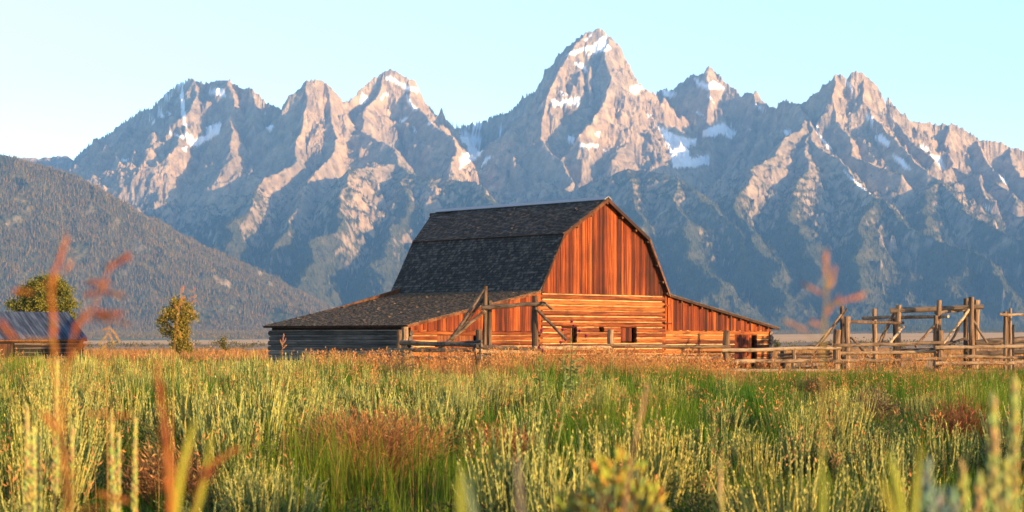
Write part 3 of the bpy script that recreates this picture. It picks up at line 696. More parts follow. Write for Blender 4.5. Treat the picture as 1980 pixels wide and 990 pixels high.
# ------------------------------------------------------------------ shed on the left
M_SHEDW = wood_mat('dark_shed_logs', (.5, 5, 5), (.006, .004, .003), (.014, .009, .007), (.032, .02, .014))
M_SHEDC = wood_mat('shed_chinking', (.5, 5, 5), (.06, .05, .045), (.12, .10, .09), (.2, .17, .15))
def tin_mat():
    m, t, b = new_mat('corrugated_tin'); tc = nd(t, 'ShaderNodeTexCoord')
    mp = nd(t, 'ShaderNodeMapping'); mp.inputs['Scale'].default_value = (1.2, .25, .25); t.links.new(tc.outputs['Object'], mp.inputs[0])
    n = nd(t, 'ShaderNodeTexNoise', i_Scale=3.0, i_Detail=6.0); t.links.new(mp.outputs[0], n.inputs['Vector'])
    r = ramp(t, [(.35, (.014, .020, .034)), (.52, (.032, .047, .080)), (.68, (.075, .100, .145))], n.outputs[0]); t.links.new(r.outputs[0], b.inputs['Base Color'])
    b.inputs['Metallic'].default_value = .25; b.inputs['Roughness'].default_value = .55; return m
M_TIN = tin_mat()
shed = empty('shed', px2w(22, 650, 104.0)[:2] + (0,), R(42))
tag(shed, 'low dark log shed with a corrugated metal roof at the left edge', 'shed')
SW0, SW1, SD = -5.2, 3.35, 2.1        # x extents, half depth
s = MB(); nx = 96; pts = []
for side in (-1, 1):
    o0 = len(s.v); vs_ = []; fs = []
    xs = np.linspace(SW0 - .3, SW1 + .35, 160)
    for x in xs:
        w = .022 * math.sin(x * 2 * math.pi / .20)
        vs_ += [(x, 0, 3.16 + w), (x, side * (SD + .35), 1.52 + w)]
    for i in range(159):
        q = [2 * i, 2 * i + 1, 2 * i + 3, 2 * i + 2]; fs.append(q if side < 0 else q[::-1])
    s.add(vs_, fs, rt())
o = s.build('metal_roof', M_TIN, shed)
s = MB(); s.prism([(SW0 - .28, 0, 3.12), (SW0 - .28, -SD - .3, 1.49), (SW0 - .28, -SD - .3, 1.40), (SW0 - .28, 0, 3.02), (SW0 - .28, SD + .3, 1.40), (SW0 - .28, SD + .3, 1.49)], (SW1 - SW0 + .58, 0, 0), rt()); s.build('roof_deck', M_DARKW, o)
log_wall('log_wall', SW0, SW1, 0.0, 1.5, .25, -SD, 'u', [(-1.9, -.9, 0, 1.3)], [M_SHEDW, M_SHEDC], parent=shed)
log_wall('log_wall', SW0, SW1, 0.0, 1.5, .25, SD, 'u', (), [M_SHEDW, M_SHEDC], out=1, parent=shed)
log_wall('end_wall', -SD, SD, 0.12, 1.5, .25, SW1, 'v', (), [M_SHEDW, M_SHEDC], out=1, parent=shed)
log_wall('end_wall', -SD, SD, 0.12, 1.5, .25, SW0, 'v', (), [M_SHEDW, M_SHEDC], parent=shed)
s = MB()
for x in (SW0, SW1):
    s.prism([(x, -SD, 1.48), (x, SD, 1.48), (x, 0, 3.05)], (.04, 0, 0), rt())
s.build('gable_boards', M_DARKW, shed)
s = MB()
for k in range(5): s.box((-1.88 + k * .195, -SD - .03, .02), (-1.88 + k * .195 + .185, -SD + .01, 1.29), rt())
s.build('door', M_DARKW, shed)

# ------------------------------------------------------------------ pole fences and corral frames
M_POSTZ = wood_mat('fence_post_wood', (6, 6, .6), (.045, .030, .020), (.115, .072, .042), (.20, .135, .08))
M_RAIL = wood_mat('fence_rail_wood', (1.2, 4, 4), (.10, .065, .038), (.21, .145, .085), (.32, .235, .145))
M_RAIL_SHADE = wood_mat('shaded_rail_wood', (1.2, 4, 4), (.030, .024, .020), (.062, .048, .038), (.12, .09, .065))  # darker copy of the rail wood, for rails and planks whose shade is coloured in

class Frame:
    """a fence: posts, rails and braces located by bearing, height and distance"""
    def __init__(s, name, label, cat, at, group=None):
        s.o = empty(name, (at[0], at[1], 0)); tag(s.o, label, cat, group); s.at = Vector((at[0], at[1], 0))
    def _mk(s, nm, mat, a, b, r, taper=.08, n=10, rings=7, wob=.02):
        mb = MB(); mb.log(Vector(a) - s.at, Vector(b) - s.at, r, n, rt(), wob, rings, .06, taper=taper)
        mb.build(nm, mat, s.o, smooth=False)
    def post(s, px, ytop, d, r=.13, lean=0.0, name='post', mat=None):
        t = px2w(px, ytop, d); s._mk(name, mat or M_POSTZ, (t[0] - lean, t[1], -.12), t, r * 1.1, .10)
    def rail(s, p0, d0, p1, d1, r=.075, mat=None, name='rail', over=.25):
        a = Vector(px2w(*p0, d0)); b = Vector(px2w(*p1, d1)); e = (b - a).normalized() * over
        s._mk(name, mat or M_RAIL, a - e, b + e, r * 1.12, .15, 9, 8, .025)

# pole fence along the front, barn to right edge
fr = Frame('pole_fence', 'long low fence of pale poles running past the barn to the right edge', 'fence', px2w(1618, 650, 77)[:2])
FP = [(1181, 637, 77.5, .145), (1405, 639, 77.0, .15), (1619, 637, 76.5, .155), (1817, 639, 76.0, .145), (1999, 640, 75.5, .14), (2190, 640, 75, .14)]
for px, yt, d, r in FP: fr.post(px, yt, d, r, random.uniform(-.08, .08))
RL = [[(668, 671, -1), (690, 692, 0)], [(677, 673, 1), (699, 697, 0), (717, 716, 1)], [(668, 663, -1), (683, 680, 1), (699, 694, -1), (722, 716, 1)], [(672, 669, 1), (689, 692, -1), (703, 701, 1), (719, 720, 1)], [(669, 671, 1), (692, 690, 1), (704, 703, 1), (720, 722, 1)]]
for i, rows in enumerate(RL):
    (x0, _, d0, _), (x1, _, d1, _) = FP[i], FP[i + 1]
    for j, (ya, yb, sd) in enumerate(rows):
        fr.rail((x0, ya), d0 - .19 * (1 if j % 2 == 0 else -1), (x1, yb), d1 - .19 * (1 if j % 2 == 0 else -1), random.uniform(.068, .088), over=.18)

# second fence, further back between barn and corral
f2 = Frame('pole_fence', 'sagging pole fence behind the long front fence, just right of the barn', 'fence', px2w(1560, 650, 88)[:2])
for px, yt, d in ((1513, 678, 89), (1535, 676, 88.5), (1600, 668, 88)): f2.post(px, yt, d, .11)
for ya, yb in ((686, 684), (692, 690), (700, 698), (715, 708)): f2.rail((1513, ya), 88.8, (1600, yb), 87.8, .06)
f2.rail((1553, 672), 88.5, (1600, 666), 88, .06)

# corral frame: tall posts, beams and braces
cf = Frame('corral', 'tall corral frame of grey posts, top beams and slanting braces right of the barn', 'corral', px2w(1760, 650, 88)[:2])
for px, yt, d, r in ((1628.5, 592, 86, .10), (1638.5, 612, 84.5, .14), (1691, 597, 92, .12), (1730, 602, 90, .10), (1737.5, 590, 88, .13), (1816, 580, 87, .12), (1809.5, 610, 86, .10), (1868, 577, 88.5, .12), (1878, 574, 87, .13), (1888.5, 580, 88.3, .14), (1882, 590, 90, .10)):
    cf.post(px, yt, d, r, random.uniform(-.05, .05))
cf.rail((1733, 601), 88, (1890, 594), 87.6, .13, M_RAIL_SHADE, 'beam', .3)
cf.rail((1816, 604), 87.2, (1870, 599), 88.6, .08, M_RAIL_SHADE, 'beam', .3)
cf.rail((1676, 614.5), 91.6, (1825, 612), 86.8, .085, M_RAIL, 'beam', .3)
cf.rail((1643, 622), 84.8, (1742, 624), 88, .075, M_POSTZ, 'beam', .2)
cf.rail((1630, 604), 86, (1576, 672), 85, .045, M_POSTZ, 'brace', .1)
cf.rail((1636, 600), 85, (1561, 702), 84, .04, M_POSTZ, 'brace', .1)
cf.rail((1728, 604), 89, (1697, 667), 89, .06, M_POSTZ, 'brace', .1)
cf.rail((1732, 600), 88.5, (1702, 667), 88, .055, M_RAIL_SHADE, 'brace', .1)
cf.rail((1745, 634), 87, (1722, 662), 86, .07, M_RAIL, 'brace', .1)
cf.rail((1811, 624), 86, (1772, 668), 85, .065, M_POSTZ, 'brace', .1)
cf.rail((1874, 598), 87, (1826, 662), 86, .06, M_RAIL, 'brace', .1)
cf.rail((1868, 606), 88, (1836, 668), 88, .065, M_RAIL_SHADE, 'brace', .1)
cf.rail((1872, 604), 87, (1907, 660), 87, .06, M_RAIL_SHADE, 'brace', .1)
cf.rail((1865, 655), 88, (1822, 668), 87, .06, M_RAIL_SHADE, 'brace', .1)
cf.rail((1648, 655), 84.4, (1680, 690), 84, .06, M_POSTZ, 'brace', .1)
cf.rail((1690, 684), 90, (1735, 680), 88, .06, M_RAIL_SHADE); cf.rail((1737, 678), 88, (1868, 672), 88.2, .07, M_RAIL_SHADE); cf.rail((1640, 690), 85, (1690, 694), 90, .06, M_RAIL_SHADE)
cf.rail((1880, 664), 87.5, (1990, 656), 88, .17, M_RAIL_SHADE, 'plank', .3); cf.rail((1880, 684), 87.5, (1990, 680), 88, .12, M_RAIL_SHADE, 'plank', .3)

gf = Frame('gate_frame', 'gate frame of two close posts and a thin top pole at the right edge', 'gate frame', px2w(1955, 650, 84)[:2])
for px, yt, d, r in ((1944, 602, 84, .10), (1949, 604, 85, .09), (1953.5, 596, 84.5, .07), (1959, 628, 85, .06), (2030, 600, 84, .1)): gf.post(px, yt, d, r)
gf.rail((1941, 608), 83.8, (2035, 610), 83.8, .06, M_RAIL, 'beam', .2); gf.rail((1946, 668), 84, (2030, 668), 84, .07, M_RAIL)

# corral remains in front of the left lean-to
lf = Frame('corral_fence', 'old corral fence with one tall gate post and slanting braces before the left lean-to', 'fence', px2w(930, 650, 70)[:2])
for px, yt, d, r in ((772, 638, 70.5, .12), (782.5, 632, 70, .125), (926, 637, 68, .125), (946.5, 581, 70, .10), (1035.5, 572, 70, .12), (1030, 600, 70.4, .05)):
    lf.post(px, yt, d, r, random.uniform(-.03, .03))
lf.post(938.5, 553, 69.6, .085, .04, 'gate_post')
lf.rail((939, 594), 69.4, (1045, 587), 69.7, .085, M_RAIL_SHADE, 'beam', .15)
lf.rail((1030, 589), 70.2, (1055, 590), 71, .07, M_RAIL_SHADE, 'beam', .1)
lf.rail((935, 562), 69.6, (866, 664), 70, .06, M_RAIL_SHADE, 'brace', .05); lf.rail((938, 574), 69.7, (870, 664), 70.3, .055, M_RAIL_SHADE, 'brace', .05)
lf.rail((936, 602), 69.2, (845, 678), 69.6, .06, M_RAIL, 'brace', .05)
lf.rail((1041, 601), 69.8, (1094, 656), 69.4, .055, M_RAIL_SHADE, 'brace', .05); lf.rail((1048, 583), 69.6, (1067, 597), 69.2, .04, M_RAIL, 'brace', .05)
lf.rail((784, 663), 69.8, (922, 667), 67.8, .085, M_RAIL_SHADE); lf.rail((850, 667), 69.9, (924, 660), 67.8, .06, M_RAIL_SHADE)
lf.rail((762, 676), 70.2, (922, 678), 67.8, .07); lf.rail((784, 692), 69.8, (922, 692), 67.8, .07)
lf.rail((928, 670), 67.8, (1036, 675), 69.8, .075, M_RAIL_SHADE); lf.rail((928, 679), 67.8, (1034, 682), 69.8, .07); lf.rail((928, 690), 67.8, (1034, 694), 69.8, .07, M_RAIL_SHADE)
lf.rail((1036, 672), 69.8, (1181, 672), 77.3, .07)

# ------------------------------------------------------------------ vegetation
def leaf_mat(name, transl=.3, rough=.75):
    m, t, b = new_mat(name)
    at = nd(t, 'ShaderNodeAttribute', attribute_name='tint'); t.links.new(at.outputs['Color'], b.inputs['Base Color']); b.inputs['Roughness'].default_value = rough
    b.inputs['Specular IOR Level'].default_value = .2
    tr = nd(t, 'ShaderNodeBsdfTranslucent'); t.links.new(at.outputs['Color'], tr.inputs[0])
    mx = nd(t, 'ShaderNodeMixShader'); mx.inputs[0].default_value = transl
    o = [n for n in t.nodes if n.type == 'OUTPUT_MATERIAL'][0]
    t.links.new(b.outputs[0], mx.inputs[1]); t.links.new(tr.outputs[0], mx.inputs[2]); t.links.new(mx.outputs[0], o.inputs[0])
    return m
M_LEAF = leaf_mat('leaf', .25); M_GRASS = leaf_mat('grass_blade', .4); M_SEED = leaf_mat('seed_head', .3); M_SAGE = leaf_mat('sage_leaf', .15, .9)

def unit(a): return a / np.maximum(np.linalg.norm(a, axis=-1, keepdims=True), 1e-9)
def leaf_quads(c, d, rs, ln, wd, taper=.35):
    """pointed leaf: quad from base c along d"""
    n = len(c); rnd = unit(rs.normal(size=(n, 3))); s = unit(np.cross(d, rnd)); ln = np.broadcast_to(ln, n)[:, None]; wd = np.broadcast_to(wd, n)[:, None]
    m = c + d * ln * .5
    return np.stack([c - s * wd * .15, m - s * wd * .5, c + d * ln, m + s * wd * .5], 1)
class Soup:
    """quads with a colour per quad"""
    def __init__(s): s.q = []; s.c = []
    def add(s, q, col):
        s.q.append(q); s.c.append(np.broadcast_to(np.asarray(col, float).reshape(-1, 3), (len(q), 3)))
    def arrays(s):
        return np.concatenate(s.q), np.concatenate(s.c)
    def mesh(s, name, mat):
        q, c = s.arrays()
        return np_mesh(name, q.reshape(-1, 3), np.arange(len(q) * 4).reshape(-1, 4), mat=mat, uvcol=np.repeat(c, 4, 0))
def ribbon(p, w, rs, seg=3):
    """p: (n,seg+1,3) centre lines; w: (n,) widths -> tapering quads"""
    n = p.shape[0]; d = unit(p[:, -1] - p[:, 0]); s = unit(np.cross(d, unit(rs.normal(size=(n, 3)))))
    k = p.shape[1]; ww = w[:, None] * (1 - np.linspace(0, 1, k)[None] ** 1.5 * .92) * .5
    L = p - s[:, None] * ww[..., None]; Rr = p + s[:, None] * ww[..., None]
    q = np.stack([L[:, :-1], Rr[:, :-1], Rr[:, 1:], L[:, 1:]], 2)
    return q.reshape(-1, 4, 3)

SAGE_STALK = np.array([.175, .230, .080]); SAGE_TIP = np.array([.32, .325, .095]); SAGE_LEAF = np.array([.048, .064, .026]); STEM_BROWN = np.array([.10, .06, .035])  # leaf colour lowered to put the shade of the gaps between stalks into it
def sage_soup(seed, lod, R_=.42, H_=.52, stalks=44, body=900, sl=(.28, .55), warm=0.0):
    rs = np.random.RandomState(seed); S = Soup()
    # woody stems
    n = 26 if lod == 0 else 6
    a = rs.rand(n) * 6.28; r = R_ * np.sqrt(rs.rand(n)) * .8
    b0 = np.stack([np.cos(a) * r * .15, np.sin(a) * r * .15, np.zeros(n)], -1); b1 = np.stack([np.cos(a) * r, np.sin(a) * r, H_ * rs.uniform(.6, .95, n)], -1)
    mid = (b0 + b1) / 2 + rs.normal(size=(n, 3)) * .04; mid[:, 2] *= .85
    S.add(ribbon(np.stack([b0, mid, b1], 1), np.full(n, .022 if lod == 0 else .04), rs), STEM_BROWN)
    # leafy dome with lobes
    n = body; lob = rs.normal(size=(9, 3)) * np.array([R_ * .62, R_ * .62, H_ * .20]) + np.array([0, 0, H_ * .58])
    k = rs.randint(0, 9, n); c = lob[k] + unit(rs.normal(size=(n, 3))) * (rs.rand(n, 1) ** .4) * np.array([R_ * .42, R_ * .42, H_ * .36])
    c[:, 2] = np.maximum(c[:, 2], .04)
    d = unit(unit(c - np.array([0, 0, H_ * .3])) + np.array([0, 0, .7]) + rs.normal(size=(n, 3)) * .45)
    ls = (.038 if lod == 0 else .12)
    col = SAGE_LEAF * rs.uniform(.65, 1.35, (n, 1)) * np.where(rs.rand(n, 1) < .3, np.array([[1.25 + warm, 1.08, .75]]), 1.0)
    S.add(leaf_quads(c, d, rs, ls * rs.uniform(.6, 1.4, n), ls * (.38 if lod == 0 else .55)), col)
    # upright flower stalks
    n = stalks; a = rs.rand(n) * 6.28; r = R_ * np.sqrt(rs.rand(n)) * .95
    base = np.stack([np.cos(a) * r * .8, np.sin(a) * r * .8, H_ * (1.0 - .5 * (r / R_) ** 2) - .12], -1)
    d = unit(np.stack([np.cos(a) * .24 * r / R_, np.sin(a) * .24 * r / R_, np.ones(n)], -1) + rs.normal(size=(n, 3)) * .07)
    L = rs.uniform(*sl, n) * (1 - .25 * (r / R_)); bend = rs.normal(size=(n, 3)) * .03
    tcol = SAGE_STALK * rs.uniform(.8, 1.2, (n, 1)) + (SAGE_TIP - SAGE_STALK) * rs.rand(n, 1)
    tcol = tcol * np.array([1 + .35 * warm, 1.0, 1 - .3 * warm])
    if lod == 0:
        ts = np.linspace(0, 1, 4); p = base[:, None] + d[:, None] * (ts[None, :, None] * L[:, None, None]) + bend[:, None] * (ts[None, :, None] ** 2)
        S.add(ribbon(p, np.full(n, .025), rs), np.repeat(tcol * .9, 3, 0)); S.add(ribbon(p, np.full(n, .025), rs), np.repeat(tcol * .9, 3, 0))
        m = 32; t = np.tile(np.linspace(.12, .99, m), (n, 1)) + rs.uniform(-.02, .02, (n, m))
        pc = base[:, None] + d[:, None] * (t * L[:, None])[..., None] + bend[:, None] * (t ** 2)[..., None]
        rad = unit(rs.normal(size=(n, m, 3))); rad = unit(rad - d[:, None] * (rad * d[:, None]).sum(-1, keepdims=True))
        dd = unit(d[:, None] * 1.0 + rad * rs.uniform(.08, .26, (n, m, 1)))
        ll = (.046 - .020 * t) * rs.uniform(.75, 1.3, (n, m))
        S.add(leaf_quads((pc + rad * .004).reshape(-1, 3), dd.reshape(-1, 3), rs, ll.ravel(), (ll * .30).ravel()), np.repeat(tcol, m, 0) * rs.uniform(.8, 1.25, (n * m, 1)))
    else:
        ts = np.linspace(0, 1, 3)
        for q in range(2):
            p = base[:, None] + d[:, None] * (ts[None, :, None] * L[:, None, None]) + bend[:, None] * (ts[None, :, None] ** 2)
            S.add(ribbon(p, rs.uniform(.022, .04, n), rs), np.repeat(tcol * rs.uniform(.8, 1.15, (n, 1)), 2, 0))
    return S

def at(px, d): return (px - 990) / F * d
SHRUB_GAPS = [(715, 19.5, 1.0), (960, 21, .4), (1575, 40, .7), (775, 47, .7), (1690, 29, .5), (1860, 25, .5), (330, 17, .5)]
def sage_scale(x, y, k):
    """plants grow lower towards the fences"""
    px = 990 + F * x / y; lim = 676 + 22 * sstep(640, 800, px) + 20 * sstep(1300, 1450, px)
    return min(k, float(EYE - (lim - HZ) / F * y - ground_z(x, y)) / 1.22 * rs_v.uniform(.85, 1.22))
def gz(x, y): return ground_z(x, y) 
rs_v = np.random.RandomState(11)
def sage_spots(n_try):
    y = np.sqrt(rs_v.uniform(8.5 ** 2, 66 ** 2, n_try)); x = rs_v.uniform(-1, 1, n_try) * (.33 * y + 5.0)
    px = 990 + F * x / y
    dens = .40 + 2.3 * fbm(x / 3.4, y / 4.6, 3, 901)
    dens = dens * np.where((px > 1290) & (y > 38), .16, 1.0) * np.where((px > 1700) & (px < 1800) & (y > 15) & (y < 34), .0, 1.0)
    dens = dens * np.where((px > 680) & (px < 1350) & (y > 52), .3, 1.0) * np.where((y > 60), .45, 1.0)
    for spx, sd, sr in SHRUB_GAPS: dens = np.where((np.abs(x - at(spx, sd)) < sr) & (y > sd - 2.6) & (y < sd + .9), 0, dens)
    keep = rs_v.rand(n_try) < dens
    return x[keep], y[keep]
sx, sy = sage_spots(4300)
# thin out plants that stand on each other
ok = []
for i in range(len(sx)):
    if all((sx[i] - sx[j]) ** 2 + (sy[i] - sy[j]) ** 2 > .80 ** 2 for j in ok): ok.append(i)
sx, sy = sx[ok], sy[ok]
o_ = np.argsort(sy); sx, sy = sx[o_], sy[o_]
in_view = np.abs(sx) < .30 * sy + .6
out_x, out_y = sx[~in_view], sy[~in_view]; sx, sy = sx[in_view], sy[in_view]      # plants beside the frame join the ground cover
SAGE_MESH = [sage_soup(50 + k, 0, R_=rs_v.uniform(.44, .62), H_=rs_v.uniform(.40, .56), body=1700, stalks=int(rs_v.randint(70, 120)), sl=(.38, rs_v.uniform(.66, .95)), warm=rs_v.uniform(-.2, .6)).mesh('sagebrush', M_SAGE) for k in range(9)]
LOW_MESH = [sage_soup(80 + k, 0, R_=.40, H_=.50, stalks=5, body=1500, sl=(.1, .2), warm=w).mesh('sagebrush', M_SAGE) for k, w in enumerate((-.3, .1, .5))]
NI = 285
for i in range(min(NI, len(sx))):
    low = rs_v.rand() < .17
    me = (LOW_MESH if low else SAGE_MESH)[rs_v.randint(3 if low else 9)]
    o = link('sagebrush', me); o.location = (sx[i], sy[i], float(gz(sx[i], sy[i])) - .03)
    o.rotation_euler = (rs_v.uniform(-.06, .06), rs_v.uniform(-.06, .06), rs_v.rand() * 6.28)
    k = sage_scale(sx[i], sy[i], rs_v.uniform(.75, 1.30)); o.scale = (k, k, k * rs_v.uniform(.78, .98))
    if low: tag(o, 'low leafy grey-green bush without flower stalks in the sagebrush field', 'bush', 'low leafy bushes in the field')
    else: tag(o, 'grey-green sagebrush with pale upright flower stalks in the foreground field', 'sagebrush', 'sagebrush in the foreground field')
def merge(base_list, xs, ys, scl, name, mat, label, zoff=-.03, aspect=None):
    Q = []; C = []
    for i in range(len(xs)):
        q, c = base_list[rs_v.randint(len(base_list))]
        a = rs_v.rand() * 6.28; ca, sa = math.cos(a), math.sin(a); k = scl[i]
        p = np.empty_like(q); p[..., 0] = (q[..., 0] * ca - q[..., 1] * sa) * k + xs[i]; p[..., 1] = (q[..., 0] * sa + q[..., 1] * ca) * k + ys[i]; p[..., 2] = q[..., 2] * k * (1 if aspect is None else aspect[i]) + float(gz(xs[i], ys[i])) + zoff
        Q.append(p); C.append(c * rs_v.uniform(.85, 1.15))
    q = np.concatenate(Q); c = np.concatenate(C)
    me = np_mesh(name, q.reshape(-1, 3), np.arange(len(q) * 4).reshape(-1, 4), mat=mat, uvcol=np.repeat(c, 4, 0))
    return tag(link(name, me), label, None, None, 'stuff')
far_s = [sage_soup(120 + k, 1, R_=.5, H_=.50, stalks=70, body=220, sl=(.38, .80), warm=w).arrays() for k, w in enumerate((-.1, .2, .4, .1, .5))]
if len(sx) > NI: far_k = np.array([sage_scale(a, b, rs_v.uniform(.8, 1.3)) for a, b in zip(sx[NI:], sy[NI:])]); fk = far_k > .35; cover = merge(far_s, sx[NI:][fk], sy[NI:][fk], far_k[fk], 'sagebrush_cover', M_SAGE, 'sagebrush ground cover spreading back to the barn and fences')

ok_ = np.array([sage_scale(a, b, rs_v.uniform(.8, 1.3)) for a, b in zip(out_x, out_y)]); near_ = (out_y < 26) & (ok_ > .35); far_ = (out_y >= 26) & (ok_ > .35)
side_s = [sage_soup(150 + k, 0, R_=.52, H_=.48, body=800, stalks=70, sl=(.38, .8), warm=w).arrays() for k, w in enumerate((0, .3, .5))]
merge(side_s, out_x[near_], out_y[near_], ok_[near_], 'sagebrush_cover', M_SAGE, 'sagebrush cover along the sides of the near field')
merge(far_s, out_x[far_], out_y[far_], ok_[far_], 'sagebrush_cover', M_SAGE, 'sagebrush cover along the sides of the far field')

# ---- grass
def grass(n, y0, y1, hfun, wfun, colfun, name, label, spread=.345, powr=2.0, lean=.30, keepfun=None, seg=3):
    rs = np.random.RandomState(len(name) * 7 + n % 97)
    nt_ = n // 14
    y = (rs.uniform(y0 ** powr, y1 ** powr, nt_)) ** (1 / powr); x = rs.uniform(-1, 1, nt_) * (.33 * y + 5.5)
    if keepfun is not None:
        k = rs.rand(nt_) < keepfun(x, y); x, y = x[k], y[k]
    nt_ = len(x); m = 14
    tx = np.repeat(x, m) + rs.normal(size=nt_ * m) * .07 * (1 + np.repeat(y, m) / 60); ty = np.repeat(y, m) + rs.normal(size=nt_ * m) * .09 * (1 + np.repeat(y, m) / 60)
    N = nt_ * m; h = hfun(tx, ty, rs) * np.repeat(rs.uniform(.75, 1.2, nt_), m)
    a = rs.rand(N) * 6.28; ln = rs.rand(N) * lean
    ts = np.linspace(0, 1, seg + 1)[None]
    p = np.zeros((N, seg + 1, 3)); p[..., 0] = tx[:, None] + np.cos(a)[:, None] * (ln * h)[:, None] * ts ** 1.8; p[..., 1] = ty[:, None] + np.sin(a)[:, None] * (ln * h)[:, None] * ts ** 1.8
    z0 = gz(tx, ty) - .02; p[..., 2] = z0[:, None] + h[:, None] * (ts - .25 * ln[:, None] * ts ** 2)
    col = colfun(tx, ty, rs, N) * np.repeat(rs.uniform(.8, 1.2, (nt_, 1)), m, 0)
    q = ribbon(p, wfun(tx, ty, rs), rs)
    me = np_mesh(name, q.reshape(-1, 3), np.arange(len(q) * 4).reshape(-1, 4), mat=M_GRASS, uvcol=np.repeat(np.repeat(col, seg, 0), 4, 0))
    return tag(link(name, me), label, None, None, 'stuff')
G_GREEN = np.array([.030, .098, .004]); G_YEL = np.array([.105, .155, .008]); G_DRY = np.array([.30, .17, .06]); G_RED = np.array([.22, .085, .03])
def gcol(x, y, rs, N):
    px = 990 + F * x / y
    n = 1.2 * fbm(x / 3.0, y / 4.0, 3, 933) + .5 * fbm(x / 9., y / 12., 2, 935) + rs.normal(size=N) * .22
    right = sstep(1250, 1450, px) * sstep(24, 40, y)
    t = np.clip(.30 + n * 1.3 - .25 * right, 0, 1)[:, None]
    c = G_GREEN * (1 - t) + G_YEL * t
    mid = sstep(700, 820, px) * sstep(1480, 1380, px); dry = np.clip(sstep(46, 60, y) * (.25 + .75 * mid) + .2 * (n > .42) + .8 * sstep(90, 96, y), 0, 1)
    pick = rs.rand(N) < dry
    c = np.where(pick[:, None], np.where(rs.rand(N)[:, None] < .35, G_RED, G_DRY), c)
    return c * rs.uniform(.7, 1.3, (N, 1))
def low_right(x, y):
    """grass stays short along the fence on the right"""
    px = 990 + F * x / y
    return np.where(px > 1250, np.clip(1.68 - .0205 * y, .10, 9), 9)
hn = lambda x, y, rs: np.minimum(rs.uniform(.14, .36, len(x)) * (1 + 2.2 * sstep(.05, .45, fbm(x / 3., y / 4., 3, 77))), low_right(x, y) * rs.uniform(.8, 1.3, len(x)))
grass(165000, 8, 30, hn, lambda x, y, rs: rs.uniform(.005, .011, len(x)), gcol, 'grass', 'green and yellow grass growing between the sagebrush')
grass(140000, 29, 58, hn, lambda x, y, rs: rs.uniform(.010, .020, len(x)), gcol, 'meadow_grass', 'green grass of the middle field in front of the fences')
grass(90000, 56, 96, lambda x, y, rs: np.minimum(rs.uniform(.30, .70, len(x)), low_right(x, y) * rs.uniform(.7, 1.6, len(x))), lambda x, y, rs: rs.uniform(.015, .03, len(x)), gcol, 'dry_grass', 'dry orange grass growing round the barn and fences')
grass(60000, 92, 190, lambda x, y, rs: rs.uniform(.3, .6, len(x)), lambda x, y, rs: rs.uniform(.03, .07, len(x)), lambda x, y, rs, N: np.where(rs.rand(N)[:, None] < .2, G_RED, G_DRY) * rs.uniform(.7, 1.3, (N, 1)), 'tawny_grass', 'tawny dry grass of the open field behind the barn', lean=.4)

# ---- seeding grass: thin stems with loose rusty panicles
def panicles(xs, ys, hs, name, label, seed=5, spike=.05, wid=.014, stemw=.006, col=(.30, .135, .045)):
    rs = np.random.RandomState(seed); n = len(xs); z0 = gz(xs, ys)
    a = rs.rand(n) * 6.28; ln = rs.rand(n) * .16; top = np.stack([xs + np.cos(a) * ln * hs, ys + np.sin(a) * ln * hs, z0 + hs], -1); base = np.stack([xs, ys, z0], -1)
    mid = (base + top) / 2 - np.stack([np.cos(a), np.sin(a), 0 * a], -1) * .03
    S = Soup(); c0 = np.array(col) * rs.uniform(.7, 1.35, (n, 1)) * np.where(rs.rand(n, 1) < .3, np.array([[1.1, 1.35, 1.4]]), 1.0)
    S.add(ribbon(np.stack([base, mid, top], 1), np.full(n, stemw), rs), np.repeat(c0 * np.array([.8, 1.0, .8]), 2, 0))
    m = 16; t = rs.uniform(.68, 1.0, (n, m)); d = unit(top - mid)
    pc = base[:, None] + (top - base)[:, None] * t[..., None]
    rad = unit(rs.normal(size=(n, m, 3))); w = (1.02 - t) * hs[:, None] * .26
    pc = pc + rad * w[..., None] * np.array([1, 1, .3])
    dd = unit(d[:, None] + rad * .9)
    S.add(leaf_quads(pc.reshape(-1, 3), dd.reshape(-1, 3), rs, rs.uniform(.6, 1.3, n * m) * spike, wid), np.repeat(c0, m, 0) * rs.uniform(.8, 1.25, (n * m, 1)))
    return tag(link(name, S.mesh(name, M_SEED)), label, None, None, 'stuff')
rs = np.random.RandomState(21)
n = 5800; y = rs.uniform(50, 76, n); x = rs.uniform(-1, 1, n) * (.33 * y + 4); px = 990 + F * x / y
dn = .02 + .7 * fbm(x / 4, y / 4, 3, 71) + .75 * ((px > 960) & (px < 1420)) + .45 * ((px > 590) & (px < 960)) + .25 * ((px > 1660) & (px < 1860))
k = rs.rand(n) < dn
panicles(x[k], y[k], np.minimum(rs.uniform(.65, 1.15, k.sum()), low_right(x[k], y[k]) * rs.uniform(.9, 3.0, k.sum())), 'seed_grass', 'rusty seeding grass in front of the barn', 5, .085, .028, .010)
n = 4200; y = np.sqrt(rs.uniform(12 ** 2, 50 ** 2, n)); x = rs.uniform(-1, 1, n) * (.33 * y + 5)
k = rs.rand(n) < .35 + .9 * fbm(x / 4, y / 4, 3, 72)
panicles(x[k], y[k], rs.uniform(.6, 1.05, k.sum()), 'seed_grass', 'scattered rusty seeding grass among the sagebrush', 6, .05, .014, .006)

